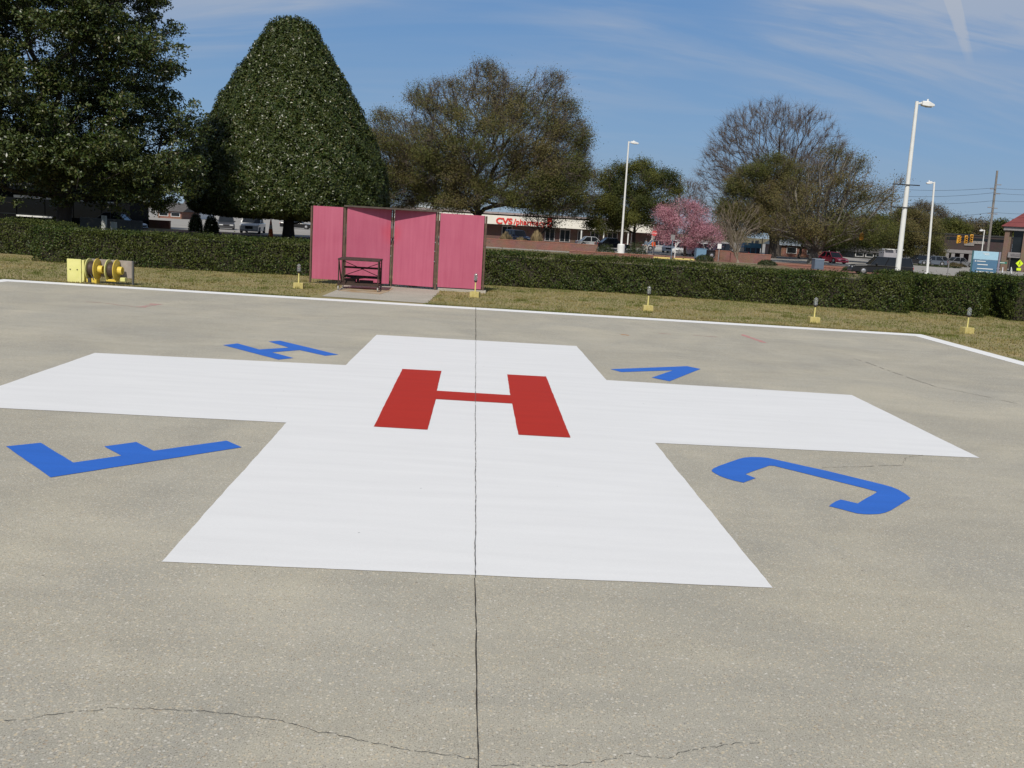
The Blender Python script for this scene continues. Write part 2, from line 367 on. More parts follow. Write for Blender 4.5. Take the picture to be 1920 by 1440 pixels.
# ---- paint on the pad (each mark a sheet a few millimetres up, moving with the pad)
def paint_mat(name, col, rough=0.6, wear=0.06, spec=0.3):
    mt = bpy.data.materials.new(name); mt.use_nodes = True; t = mt.node_tree; b = t.nodes['Principled BSDF']
    b.inputs['Roughness'].default_value = rough; b.inputs['Specular IOR Level'].default_value = spec
    tcn = N(t, 'ShaderNodeTexCoord'); mp = N(t, 'ShaderNodeMapping'); mp.inputs['Scale'].default_value = (0.45, 3.5, 1); t.links.new(tcn.outputs['Object'], mp.inputs[0])
    n1 = N(t, 'ShaderNodeTexNoise'); n1.inputs['Scale'].default_value = 1.6; n1.inputs['Detail'].default_value = 7; t.links.new(mp.outputs[0], n1.inputs['Vector'])
    n2 = N(t, 'ShaderNodeTexNoise'); n2.inputs['Scale'].default_value = 110; n2.inputs['Detail'].default_value = 3; t.links.new(tcn.outputs['Object'], n2.inputs['Vector'])
    s = math_node(t, 'ADD', math_node(t, 'MULTIPLY', n1.outputs[0], 0.55), math_node(t, 'MULTIPLY', n2.outputs[0], 0.45))
    rp = N(t, 'ShaderNodeValToRGB'); rp.color_ramp.elements[0].position = 0.32; rp.color_ramp.elements[1].position = 0.66
    rp.color_ramp.elements[0].color = (*[c * (1 - wear * 2) for c in col], 1); rp.color_ramp.elements[1].color = (*[min(1, c * (1 + wear)) for c in col], 1)
    t.links.new(s, rp.inputs[0]); t.links.new(rp.outputs[0], b.inputs['Base Color'])
    v = N(t, 'ShaderNodeTexVoronoi', feature='F1'); v.inputs['Scale'].default_value = 1.9; t.links.new(tcn.outputs['Object'], v.inputs['Vector'])
    sp_v = N(t, 'ShaderNodeMapRange', interpolation_type='SMOOTHSTEP'); sp_v.inputs[1].default_value = 0.026; sp_v.inputs[2].default_value = 0.012; t.links.new(v.outputs['Distance'], sp_v.inputs[0])
    dk = N(t, 'ShaderNodeMix', data_type='RGBA'); dk.inputs['B'].default_value = (*[c * .45 for c in col], 1); t.links.new(math_node(t, 'MULTIPLY', sp_v.outputs[0], 0.8), dk.inputs['Factor']); t.links.new(rp.outputs[0], dk.inputs['A']); t.links.new(dk.outputs['Result'], b.inputs['Base Color'])
    bp = N(t, 'ShaderNodeBump'); bp.inputs['Strength'].default_value = 0.3; bp.inputs['Distance'].default_value = 0.004
    t.links.new(n2.outputs[0], bp.inputs['Height']); t.links.new(bp.outputs[0], b.inputs['Normal'])
    _mats[name] = mt; return mt
m_white = paint_mat('white_roller_paint', (0.735, 0.727, 0.71), wear=0.03); m_white2 = paint_mat('white_double_coat', (0.80, 0.79, 0.775), wear=0.02)
m_red = paint_mat('red_paint', (0.42, 0.027, 0.012), wear=0.05, spec=0.12); m_blue = paint_mat('blue_paint', (0.028, 0.135, 0.53), wear=0.07)
m_line = paint_mat('white_line_paint', (0.80, 0.79, 0.76), wear=0.03)
lb = G(178, 662); lf_dir = G(537, 793) - G(0, 765); a_ = G(178, 662); b_ = G(0, 724)
e1 = (b_ - a_).normalized(); p_, q_ = G(537, 793), G(0, 765.5); e2 = (q_ - p_).normalized()
tt = ((p_ - a_).x * e2.y - (p_ - a_).y * e2.x) / (e1.x * e2.y - e1.y * e2.x); lcorner = a_ + e1 * tt
cross = [G(303, 1054), G(1449, 1103), G(1228, 831), G(1837, 859), G(1597, 741), G(1137, 713), G(1081, 649), G(706, 628), G(648, 685), G(178, 662), lcorner, G(537, 793)]
def ragged(P, seg=0.07, amp=0.002, seed=0):
    r = random.Random(seed); out = []
    for a, b in zip(P, P[1:] + P[:1]):
        d = b - a; k = max(1, int(d.length / seg)); nrm = Vector((-d.y, d.x, 0)).normalized() if d.length > 1e-6 else Vector((0, 0, 0)); off = 0
        for i in range(k):
            off = off * .6 + r.uniform(-amp, amp); out.append(a + d * (i / k) + nrm * (off if 0 < i < k else 0))
    return out
bm = bmesh.new()
f = bm.faces.new([bm.verts.new((v.x, v.y, 0.004)) for v in ragged(cross, .09, .003, 77)])
bmesh.ops.recalc_face_normals(bm, faces=[f])
r = bmesh.ops.inset_region(bm, faces=[f], thickness=0.16)
for g in r['faces']: g.material_index = 1
for g in bm.faces:
    if g.normal.z < 0: g.normal_flip()
me = bpy.data.meshes.new('painted_cross'); bm.to_mesh(me); bm.free(); me.materials.append(m_white); me.materials.append(m_white2)
o = bpy.data.objects.new('painted_cross', me); COL.objects.link(o); o.parent = pad; o['label'] = 'large white painted cross in the middle of the helipad'
def mark(name, px, mat, z, label, par=None):
    o = MB().flat([(p.x, p.y, z) for p in ragged([G(*q) for q in px], seed=len(px))]).build(name, mat, par or pad)
    if o.data.polygons[0].normal.z < 0: o.data.flip_normals()
    if label: o['label'] = label
    return o
z4 = lambda pts, s, ox, oy: [(ox + x / s, oy + y / s) for x, y in pts]
mark('painted_letter', z4([(340, 103), (675, 120), (635, 290), (1265, 328), (1238, 150), (1572, 168), (1780, 693), (1335, 668), (1280, 400), (628, 362), (555, 625), (95, 598)], 4.571, 680, 670), m_red, 0.008, 'big red letter H on the white cross')
mark('painted_letter', z4([(245, 175), (420, 155), (680, 228), (1035, 205), (790, 132), (930, 122), (1630, 290), (1470, 303), (1165, 235), (830, 262), (1090, 330), (910, 350)], 6.4, 380, 620), m_blue, 0.004, 'blue letter H between the cross and the hedge')
mark('painted_letter', z4([(215, 283), (1470, 235), (1690, 280), (1180, 482), (890, 422), (1240, 302), (395, 332)], 8.727, 1120, 660), m_blue, 0.004, 'blue letter V beside the far arm of the cross')
mark('painted_letter', z4([(45, 230), (305, 203), (550, 352), (910, 300), (782, 230), (1022, 197), (1152, 263), (1700, 187), (1812, 237), (378, 463)], 4, 0, 780), m_blue, 0.004, 'blue letter F lying on its side')
J = [(510, 293), (410, 330), (330, 312), (270, 295), (215, 275), (180, 255), (155, 240), (150, 228), (165, 212), (220, 188), (300, 160), (380, 133), (420, 124), (470, 120), (550, 121), (610, 127), (680, 142), (1100, 235), (1550, 345), (1620, 364), (1680, 388), (1740, 424), (1775, 455), (1770, 464), (1700, 505), (1620, 555), (1570, 575), (1520, 586), (1450, 589), (1400, 588), (1340, 582), (1220, 550), (1110, 522), (1130, 505), (1165, 483), (1205, 468), (1345, 500), (1505, 405), (1390, 372), (660, 192), (620, 190), (425, 260)]
mark('painted_letter', z4(J, 4.3636, 1300, 830), m_blue, 0.004, 'blue letter J with rounded hooks')
SW = 0.40
oy = lambda x: edgeY(x)
stripe = MB().add([(padx0 - 0.03, -9, .004), (padx0 + SW, -9, .004), (padx0 + SW, oy(padx0) - SW * 1.5, .004), (padx1 - SW, oy(padx1) - SW * 1.5, .004), (padx1 + .35, -9, .004), (padx1 + .6, -9, .004), (padx1 - .004, oy(padx1) - .004, .004), (padx0, oy(padx0) - .004, .004)],
    [(0, 1, 2, 7), (7, 2, 3, 6), (6, 3, 4, 5)]).build('border_line', m_line, pad); stripe['label'] = 'white painted border line round the pad edge'
m_crack = M('crack_dirt', (0.035, 0.03, 0.025), 0.95)
def ribbon(name, pts, wid, mat, z, par=pad, jit=0.012, seg=0.06, label=None, gaps=0.0, seed=1):
    r = random.Random(seed); mb = MB()
    P = [Vector(p) for p in pts]; fine = []
    for a, b in zip(P, P[1:]):
        k = max(1, int((b - a).length / seg))
        for i in range(k): fine.append(a.lerp(b, i / k))
    fine.append(P[-1]); off = 0
    prev = None
    for i, p in enumerate(fine):
        d = (fine[min(i + 1, len(fine) - 1)] - fine[max(i - 1, 0)]).normalized(); nrm = Vector((-d.y, d.x, 0))
        off = off * 0.8 + r.uniform(-jit, jit); wv = wid * r.uniform(0.45, 1.4)
        cur = (p + nrm * (off - wv / 2), p + nrm * (off + wv / 2))
        if prev and r.random() > gaps:
            mb.add([(v.x, v.y, z) for v in (prev[0], cur[0], cur[1], prev[1])], [(0, 1, 2, 3)])
        prev = cur
    o = mb.build(name, mat, par)
    if label: o['label'] = label
    return o
ribbon('joint', [G(896, 1460), G(893, 1200), G(890.5, 1085)], 0.006, m_crack, 0.006, jit=0.0015, seed=3)
ribbon('joint', [G(890.5, 1085), G(891.5, 760), G(892, 637)], 0.006, M('joint_in_paint', (.12, .115, .11), .9), 0.012, jit=0.0025, seg=0.05, gaps=0.04, seed=4)
ribbon('joint', [G(892, 637), G(892, 577)], 0.011, m_crack, 0.006, jit=0.002, seed=5)
ribbon('crack', [G(0, 1350), G(40, 1350), G(110, 1339), G(175, 1334), G(200, 1329), G(260, 1330), G(335, 1331), G(400, 1337), G(450, 1344), G(520, 1356), G(600, 1372), G(690, 1392), G(770, 1408), G(895, 1425)], 0.003, M('dark_crack', (0.075, .065, .052), .95), 0.005, jit=0.008, seg=0.015, gaps=0.10, seed=8)  # thin dark brown ribbon drawn along the crack
ribbon('crack', [G(900, 1436), G(1030, 1436), G(1090, 1431), G(1150, 1423), G(1185, 1415), G(1250, 1422), G(1290, 1406), G(1420, 1391)], 0.0026, M('dark_crack', (0.075, .065, .052), .95), 0.005, jit=0.009, seg=0.015, gaps=0.14, seed=9)
ribbon('crack', [G(1600, 672), G(1680, 700), G(1760, 726), G(1850, 744), G(1910, 757)], 0.014, M('old_crack', (0.24, 0.215, 0.18), 0.95), 0.005, jit=0.02, seg=0.12, gaps=0.12, seed=10)
ribbon('crack', [G(1540, 878), G(1690, 872), G(1697, 860), G(1730, 854)], 0.008, M('old_crack', (0.24, 0.215, 0.18), 0.95), 0.005, jit=0.012, seg=0.05, gaps=0.2, seed=11)
# old survey-paint marks
m_pinkm = M('faded_pink_paint', (0.46, 0.245, 0.22), 0.9, (0.36, 0.27, 0.23), 9)
m_pink2 = M('pink_paint', (0.52, 0.22, 0.21), 0.9, (0.40, 0.25, 0.22), 9)
ribbon('paint_smudge', [G(150, 565), G(190, 568), G(260, 576)], 0.05, m_pinkm, 0.003, jit=0.06, seg=0.12, gaps=0.25, seed=12)
ribbon('paint_smudge', [G(256, 577), G(297, 570)], 0.22, m_pinkm, 0.003, jit=0.05, seg=0.12, gaps=0.2, seed=13)
ribbon('paint_smudge', [G(1225, 624), G(1300, 629), G(1345, 632)], 0.05, m_pinkm, 0.003, jit=0.06, seg=0.12, gaps=0.3, seed=14)
ribbon('paint_smudge', [G(1390, 627), G(1432, 643)], 0.12, m_pink2, 0.003, jit=0.02, seg=0.1, gaps=0.06, seed=15, label='bright pink survey mark near the blue V')
ribbon('paint_smudge', [G(1165, 627), G(1180, 629)], 0.12, M('orange_paint', (0.42, 0.20, 0.08), 0.9), 0.003, jit=0.03, seg=0.06, seed=16, label='small orange spot near the border line')

# ---- pavement in front of the screens
pv = [G(603, 555.2), G(640, 540), G(643, 531), G(822, 531), G(826, 545), G(801, 568.5)]
pw = MB().flat([(p.x, p.y, 0.0) for p in pv]).build('pavement', m_walk)
if pw.data.polygons[0].normal.z < 0: pw.data.flip_normals()
tag(pw, kind='structure')
rust = MB().flat([(G(*q).x, G(*q).y, 0.004) for q in [(634, 545), (650, 540), (700, 539), (738, 541), (728, 547), (712, 552), (690, 550), (660, 548)]]).build('rust_stain', M('rust_stain', (0.34, 0.22, 0.11), 0.9, (0.42, 0.35, 0.26), 3), pw)

# ---- lawn strip round the pad, and its blades
hfx = lambda px, py: (G(px, py).x, G(px, py).y)
m_lawn = M('lawn_soil', (0.19, 0.175, 0.062), 0.95, (0.30, 0.235, 0.115), 0.9, bump=0.5, bscale=30)
lawn = MB().flat([(-40, cornL.y + 0.02, -0.008), (padx0, cornL.y + .02, -0.008), (padx1 + .02, cornR.y + .02, -0.008), (padx1 + .62, -9, -0.008), (40, -9, -0.008), (40, 37, -0.008), (-40, 37, -0.008)]).build('lawn', m_lawn)
if lawn.data.polygons[0].normal.z < 0: lawn.data.flip_normals()
tag(lawn, kind='structure')
n = 150000
X = rng.uniform(-20, 22, n); Y = rng.uniform(15, 35.5, n)
inpv = (X > -5.5) & (X < -2.45) & (Y < 31)
keep = ((Y > cornL.y + 0.04 + (cornR.y - cornL.y) * (X - padx0) / (padx1 - padx0)) | (X > padx1 + 0.1 + (25 - Y) * 0.02)) & ~inpv
X = X[keep]; Y = Y[keep]; n = len(X); h = rng.uniform(0.015, 0.05, n); an = rng.uniform(0, 6.28, n); ww = rng.uniform(0.008, 0.02, n)
ne = 9000; Xe = rng.uniform(padx0 - 4, padx1 + 1, ne); Ye = edgeY(Xe) + .03 + np.abs(rng.normal(0, .05, ne)); ke = ~((Xe > -5.5) & (Xe < -2.45)); Xe, Ye = Xe[ke], Ye[ke]; ne = len(Xe)
X = np.concatenate([X, Xe]); Y = np.concatenate([Y, Ye]); h = np.concatenate([h, rng.uniform(.03, .075, ne)]); an = np.concatenate([an, rng.uniform(0, 6.28, ne)]); ww = np.concatenate([ww, rng.uniform(.006, .014, ne)]); n = len(X)
nt_ = 420; tx_ = rng.uniform(-19, 20, nt_); ty_ = rng.uniform(19, 34, nt_); ti = rng.integers(0, nt_, 16000); Xt = tx_[ti] + rng.normal(0, .09, 16000); Yt_ = ty_[ti] + rng.normal(0, .07, 16000)
kt_ = ((Yt_ > edgeY(Xt) + .08) | (Xt > padx1 + .5)) & ~((Xt > -5.5) & (Xt < -2.45) & (Yt_ < 31)); Xt, Yt_ = Xt[kt_], Yt_[kt_]; nt2 = len(Xt)
X = np.concatenate([X, Xt]); Y = np.concatenate([Y, Yt_]); h = np.concatenate([h, rng.uniform(.04, .10, nt2)]); an = np.concatenate([an, rng.uniform(0, 6.28, nt2)]); ww = np.concatenate([ww, rng.uniform(.008, .016, nt2)]); n = len(X)
lx = rng.normal(0, 0.02, n); ly = rng.normal(0, 0.02, n); z0 = np.full(n, -0.01)
v = np.stack([np.stack([X - np.cos(an) * ww, Y - np.sin(an) * ww, z0], 1), np.stack([X + np.cos(an) * ww, Y + np.sin(an) * ww, z0], 1), np.stack([X + lx, Y + ly, z0 + h], 1)], 1).reshape(-1, 3)
m_grass = leaf_mat('winter_grass', [(0.25, 0.21, 0.075), (0.20, 0.185, 0.055), (0.31, 0.245, 0.105), (0.40, 0.32, 0.16)], 0.8, 0.25, 0.2, 0.38, [(0.12, 0.15, 0.035), (0.18, 0.19, 0.05), (0.16, 0.145, 0.045)])
tag(from_arrays('grass', v, np.arange(3 * n).reshape(n, 3), m_grass), 'short winter grass, part straw and part green, round the pad', 'grass', kind='stuff')

# ================================================================== HEDGES
m_hleaf = leaf_mat('hedge_leaf', [(0.018, 0.036, 0.007), (0.045, 0.074, 0.014), (0.072, 0.098, 0.019), (0.026, 0.050, 0.009), (0.14, 0.14, 0.036)], 0.45, 0.2, 0.22, 0.7, [(0.026, 0.042, 0.009), (0.10, 0.115, 0.024), (0.042, 0.058, 0.012)])
m_htop = M('hedge_wood', (0.035, 0.030, 0.018), 0.9)
def fbm1(x, seed):
    r = np.random.default_rng(seed); o = np.zeros_like(x)
    for k, a in ((0.35, .5), (0.9, .3), (2.3, .16), (5, .08)): o += a * np.sin(x * k + r.uniform(0, 6.28)) * np.sin(x * k * 0.61 + r.uniform(0, 6.28))
    return o
def hedge(pts, height, depth, label, seed, dens=1000, group='clipped hedges round the lawn'):
    r = np.random.default_rng(seed); P = np.array(pts, float); seg = np.diff(P, axis=0); sl = np.linalg.norm(seg, axis=1); cs = np.concatenate([[0], np.cumsum(sl)]); Ltot = cs[-1]
    perim = height * 2 + depth; nl = int(Ltot * (height * dens + depth * dens * 0.9 + height * 120))
    wgt = np.array([height * dens, depth * dens * 0.9, height * 120]); side = r.choice(3, nl, p=wgt / wgt.sum())
    s = r.uniform(-0.0, Ltot, nl); u = r.uniform(0, 1, nl)
    # rounded ends: extra leaves on the two end caps
    ne = int(height * depth * dens); s = np.concatenate([s, r.choice([0.0, Ltot], ne)]); side = np.concatenate([side, np.full(ne, 3)]); u = np.concatenate([u, r.uniform(0, 1, ne)])
    n = len(s); u2 = r.uniform(0, 1, n)
    dpt = np.where(side == 0, 0, np.where(side == 2, depth, u * depth)); z = np.where(side == 1, height, np.where(side == 3, u2 * height, u * height))
    # round over the shoulders
    rr = 0.22
    dz = np.maximum(0, z - (height - rr)); dd = np.maximum(0, rr - np.minimum(dpt, depth - dpt)); l = np.sqrt(dz ** 2 + dd ** 2); over = np.maximum(0, l - rr)
    k = np.where(l > 1e-6, over / np.maximum(l, 1e-6), 0); z = z - dz * k; dpt = dpt + np.where(dpt < depth / 2, 1, -1) * dd * k
    bump = 0.10 * fbm1(s, seed) + 0.05 * np.sin(z * 5 + s * 3.1 + seed) + 0.04 * np.sin(s * 7.3 + z * 9)
    dpt = dpt + np.where(side == 0, bump, 0); z = z + np.where(side == 1, 0.085 * fbm1(s * 1.3, seed + 5), 0)
    z = np.where((side == 0), np.maximum(z, 0.03), z)
    i = np.clip(np.searchsorted(cs, s, 'right') - 1, 0, len(sl) - 1); f = (s - cs[i]) / sl[i]
    base = P[i] + seg[i] * f[:, None]; t = seg[i] / sl[i][:, None]; nrm = np.stack([-t[:, 1], t[:, 0]], 1)      # points to the back
    capo = np.where(side == 3, np.where(s < 1e-6, -1, 1) * r.uniform(0, .08, n), 0)
    cen = np.stack([base[:, 0] + nrm[:, 0] * dpt + t[:, 0] * capo, base[:, 1] + nrm[:, 1] * dpt + t[:, 1] * capo, z], 1)
    nor = np.zeros((n, 3)); nor[:, :2] = np.where((side == 0)[:, None], -nrm, np.where((side == 2)[:, None], nrm, 0)); nor[side == 1] = (0, 0, 1)
    nor[side == 3, :2] = (t * np.sign(capo + 1e-9)[:, None])[side == 3]
    cen += r.normal(0, 0.035, (n, 3)) - nor * r.uniform(0, 0.10, n)[:, None]; cen[:, 2] = np.maximum(cen[:, 2], 0.015)
    thin = np.sin(s * 2.1 + 1.7 * np.sin(z * 3.3 + seed)) * np.sin(z * 4.7 + s * .9) + .5 * np.sin(s * 5.3 - z * 6)
    kp = (thin < 1.02) | (r.random(n) < .35); cen, nor = cen[kp], nor[kp]; n = len(cen)
    st = r.random(n) < .012; cen[st] += nor[st] * r.uniform(.04, .14, st.sum())[:, None] + np.array([0, 0, .03])
    nn = unit(nor + r.normal(0, 0.75, (n, 3)) + np.array([0, 0, 0.25]))
    v, fc = leaf_quads(cen, nn, np.full(n, 0.066), np.full(n, 0.040), seed)
    o = from_arrays('hedge', v, fc, m_hleaf)
    tag(o, label, 'hedge', group)
    # woody inside: one strip, mitred at the bends
    mb = MB(); pn = []
    for a in range(len(P)):
        t0 = seg[max(0, a - 1)] / sl[max(0, a - 1)]; t1 = seg[min(a, len(sl) - 1)] / sl[min(a, len(sl) - 1)]; tm = (t0 + t1) / np.linalg.norm(t0 + t1); pn.append(np.array([-tm[1], tm[0]]))
        if a == 0: P[a] = P[a] + t1 * .18
        if a == len(P) - 1: P[a] = P[a] - t0 * .18
    ring = []
    for a in range(len(P)):
        f_, b_ = P[a] + pn[a] * .2, P[a] + pn[a] * (depth - .2); ring += [(*f_, .02), (*f_, height - .2), (*b_, height - .2), (*b_, .02)]
    mb.add(ring, [(k + i, k + (i + 1) % 4, k + 4 + (i + 1) % 4, k + 4 + i) for k in range(0, 4 * (len(P) - 1), 4) for i in range(4)] + [(0, 1, 2, 3), tuple(len(ring) - 4 + i for i in (3, 2, 1, 0))])
    mb.build('stems', m_htop, o)
    return o
hz = lambda px, py: hfx(px, py)
HH = 1.21
hedge([hz(60, 489), hz(240, 500), hz(480, 512.5), hz(612, 519)], HH, 1.5, 'long clipped hedge behind the yellow hose reels, left of the pink screens', 21)
hedge([hz(-170, 466), hz(0, 475), hz(112, 482)], HH + .06, 1.4, 'short length of hedge set back at the far left end', 22)
hedge([hz(880, 533), hz(1160, 549.5), hz(1400, 566), hz(1600, 579.5), hz(1700, 588)], HH, 1.5, 'long clipped hedge right of the pink screens, behind the lawn lights', 23)
hedge([hz(1630, 569), hz(1720, 585), hz(1838, 596)], HH + .10, 1.5, 'short middle hedge stepping back beside the second lamp post', 24)
hedge([hz(1782, 577), hz(1840, 589.5), hz(1893, 601)], HH + .20, 1.6, 'last hedge at the right end below the blue sign', 25)

# ================================================================== PINK SCREENS
STX = A(735, 460, 31.05).x - A(583, 525, 30.75).x
m_frame = M('rusty_brown_steel', (0.075, 0.048, 0.036), 0.75, (0.14, 0.085, 0.055), 9, spec=0.4)
mt = bpy.data.materials.new('pink_mesh_vinyl'); mt.use_nodes = True; t = mt.node_tree; b = t.nodes['Principled BSDF']; b.inputs['Roughness'].default_value = 0.75
tcn = N(t, 'ShaderNodeTexCoord'); mp = N(t, 'ShaderNodeMapping'); mp.inputs['Scale'].default_value = (6, 6, 0.35); t.links.new(tcn.outputs['Object'], mp.inputs[0])
nz = N(t, 'ShaderNodeTexNoise'); nz.inputs['Scale'].default_value = 2.2; nz.inputs['Detail'].default_value = 6; t.links.new(mp.outputs[0], nz.inputs['Vector'])
nz2 = N(t, 'ShaderNodeTexNoise'); nz2.inputs['Scale'].default_value = 1.1; nz2.inputs['Detail'].default_value = 3; t.links.new(tcn.outputs['Object'], nz2.inputs['Vector'])
s_ = math_node(t, 'ADD', math_node(t, 'MULTIPLY', nz.outputs[0], .55), math_node(t, 'MULTIPLY', nz2.outputs[0], .45))
rp = N(t, 'ShaderNodeValToRGB'); rp.color_ramp.elements[0].position = .35; rp.color_ramp.elements[1].position = .65
rp.color_ramp.elements[0].color = (0.415, 0.080, 0.142, 1); rp.color_ramp.elements[1].color = (0.475, 0.112, 0.178, 1)
t.links.new(s_, rp.inputs[0])
vm = N(t, 'ShaderNodeVectorMath', operation='DISTANCE'); vm.inputs[1].default_value = (0, 0, 0)
wv = N(t, 'ShaderNodeTexWave', bands_direction='X'); wv.inputs['Scale'].default_value = 42; t.links.new(tcn.outputs['Object'], wv.inputs['Vector'])
mu = N(t, 'ShaderNodeMix', data_type='RGBA', blend_type='MULTIPLY'); mu.inputs['Factor'].default_value = 0.12
t.links.new(rp.outputs[0], mu.inputs['A']); t.links.new(wv.outputs[0], mu.inputs['B']); vm.inputs[1].default_value = (STX, .34, 1.70); t.links.new(tcn.outputs['Object'], vm.inputs[0])
sm = N(t, 'ShaderNodeMapRange', interpolation_type='SMOOTHSTEP'); sm.inputs[1].default_value = .48; sm.inputs[2].default_value = .02; t.links.new(math_node(t, 'ADD', vm.outputs['Value'], math_node(t, 'MULTIPLY', math_node(t, 'SUBTRACT', nz2.outputs[0], .5), .5)), sm.inputs[0])
stn = N(t, 'ShaderNodeMix', data_type='RGBA'); stn.inputs['B'].default_value = (0.50, 0.045, 0.075, 1); t.links.new(math_node(t, 'MULTIPLY', sm.outputs[0], .5), stn.inputs['Factor']); t.links.new(mu.outputs['Result'], stn.inputs['A']); t.links.new(stn.outputs['Result'], b.inputs['Base Color'])
m_pinkv = mt
Yp = 30.75
SL, SR = A(583, 525, Yp).x, A(903, 545, Yp + .12).x
x1, x2, xm = A(647, 400, Yp).x, A(822, 400, Yp).x, A(735, 460, Yp + .3).x
Wt = SR - SL; xb = [0, x1 - SL, xm - SL, x2 - SL, SR - SL]
scr = empty('windbreak_screen', (SL, Yp, 0), 0, 'tall pink four-panel screen on a rusty frame in the hedge gap', 'screen')
ztop, zbot = 2.42, 0.10
REC = 0.34
def panel(xa, ya, xb_, yb_, za=ztop, zb=zbot, lab=None, off=0.0):
    p, q = Vector((xa, ya, 0)), Vector((xb_, yb_, 0)); d = (q - p).normalized(); nn = Vector((d.y, -d.x, 0)) * 0.02
    mb = MB(); k = 10; 
    a = p + d * 0.025; c = q - d * 0.025
    mb.frustum([a + nn + Vector((0, 0, zb)), c + nn + Vector((0, 0, zb)), c - nn + Vector((0, 0, zb)), a - nn + Vector((0, 0, zb))],
               [a + nn + Vector((0, 0, za)), c + nn + Vector((0, 0, za)), c - nn + Vector((0, 0, za)), a - nn + Vector((0, 0, za))])
    o = mb.build('panel', m_pinkv, scr, bevel=0.006)
    # tube frame behind the cloth
    fb = MB(); bk = -nn * 2.2
    for z in (zb + .02, (za + zb) / 2, za - .02): fb.bar(a + bk + Vector((0, 0, z)), c + bk + Vector((0, 0, z)), .04, .04)
    for e in (a, c): fb.bar(e + bk + Vector((0, 0, zb)), e + bk + Vector((0, 0, za)), .04, .04)
    fb.build('panel_frame', m_frame, o)
    return o
panel(xb[0], 0, xb[1] - .03, 0, ztop, zbot + .03)
panel(xb[1] + .045, 0.02, xb[2] - .035, REC, ztop + .024, zbot - .02)
panel(xb[2] + .035, REC, xb[3] - .05, 0.02, ztop + .024, zbot - .02)
panel(xb[3] + .05, 0, xb[4], 0.04, ztop, zbot)
for x, y, wdt in ((xb[0] - .03, .02, .05), (xb[1], .03, .06), (xb[2], REC + .05, .045), (xb[3], .03, .065), (xb[4] + .035, .05, .06)):
    MB().box(x - wdt / 2, x + wdt / 2, y - .03, y + .05, 0, ztop + (.02 if 0 < x < xb[4] else -.01)).build('post', m_frame, scr, bevel=0.006)
MB().box(xb[1] - .03, xb[3] + .04, -.05, .0, ztop + .023, ztop + .075).build('top_rail', M('weathered_top_rail', (0.10, 0.08, 0.065), .8, (0.06, .045, .035), 6), scr, bevel=0.005)
mb = MB(); tri = [(xb[1], 0.003), (xb[3], 0.003), (xb[2], REC + .12)]
mb.add([(x, y, ztop + .028) for x, y in tri] + [(x, y, ztop + .045) for x, y in tri], [(0, 2, 1), (3, 4, 5), (0, 1, 4, 3), (1, 2, 5, 4), (2, 0, 3, 5)])
mb.build('canopy_plate', m_frame, scr)
for x, z in ((xb[2] - .03, .98), (xb[2] - .03, 1.3), (xb[3] - .06, 1.22), (xb[3] - .06, .9), (xb[3] - .055, 1.5)): MB().tube((x, -.03 + (REC if x < xb[3] - .2 else .02), z), (x, (REC if x < xb[3] - .2 else .02) - .045, z), .014, n=8).build('bolt', M('bright_zinc', (.55, .55, .55), .35, metal=.6), scr)
MB().box(xb[3] + .1, xb[4] + .14, -.10, .22, -.02, .07).build('footing', m_walk, scr, bevel=.01)
mb = MB(); mb.tube((xb[2], REC - .02, 1.75), (xb[2] + .01, REC - .03, 1.62), .03, n=8); mb.box(xb[2] - .03, xb[2] + .03, REC - .06, REC - .01, 1.55, 1.85); mb.box(xb[2] - .02, xb[2] + .02, REC - .05, REC - .01, 2.0, 2.2)
mb.build('latch', m_frame, scr)

# ================================================================== ROLLING STAND
m_rust = M('dark_rusted_iron', (0.030, 0.020, 0.017), 0.8, (0.07, 0.04, 0.028), 14)
FL, FRp = G(634, 543.5), G(708, 547.5)
ang = math.atan2(FRp.y - FL.y, FRp.x - FL.x); wv_ = (FRp - FL).length
st = empty('rolling_stand', FL, ang, 'rusty wheeled steel work stand on the concrete before the pink screens', 'stand')
W_, D_, Hs = wv_, 1.25, 0.90
r_ = .019
for x, y in ((0, 0), (W_, 0), (W_, D_), (0, D_)):
    MB().tube((x, y, .13), (x, y, Hs - .02), r_, n=8).build('leg', m_rust, st)
mb = MB(); mb.box(-.03, W_ + .03, -.03, D_ + .03, Hs - .02, Hs + .03)
mb.build('top_deck', m_rust, st, bevel=.006)
mb = MB()
mb.bar((0, D_, .62), (W_, D_, .62), .05, .06); mb.bar((0, D_, .34), (W_, D_, .34), .05, .08); mb.bar((0, 0, .17), (0, D_, .17), .04, .05); mb.bar((W_, 0, .17), (W_, D_, .17), .04, .05); mb.bar((0, 0, .17), (W_, 0, .17), .03, .04)
mb.build('shelf_rails', m_rust, st)
mb = MB(); mb.bar((.02, D_ - .03, .80), (W_ - .02, D_ - .03, .36), .02, .02); mb.bar((.02, D_ - .06, .36), (W_ - .02, D_ - .06, .80), .02, .02)
mb.bar((.0, .04, .86), (.0, D_ * .6, .2), .03, .03); mb.bar((W_, .04, .86), (W_, D_ * .6, .2), .03, .03); mb.bar((.0, D_ - .05, .86), (.0, D_ * .45, .2), .02, .02); mb.bar((W_, D_ - .05, .2), (W_, D_ * .3, .86), .03, .03)
mb.build('cross_braces', m_rust, st)
mb = MB(); mb.box(.02, W_ - .02, D_ * .45, D_ - .05, .15, .19); mb.box(.1, .42, D_ * .5, D_ * .8, .192, .30); mb.box(.55, .95, D_ * .55, D_ * .75, .192, .27); mb.tube((.25, D_ * .5, .30), (.8, D_ * .55, .38), .03); mb.tube((.5, D_ * .6, .19), (.5, D_ * .6, .40), .04)
mb.build('lower_deck', m_rust, st)
m_rub = M('worn_wheel', (.35, .33, .29), .6)
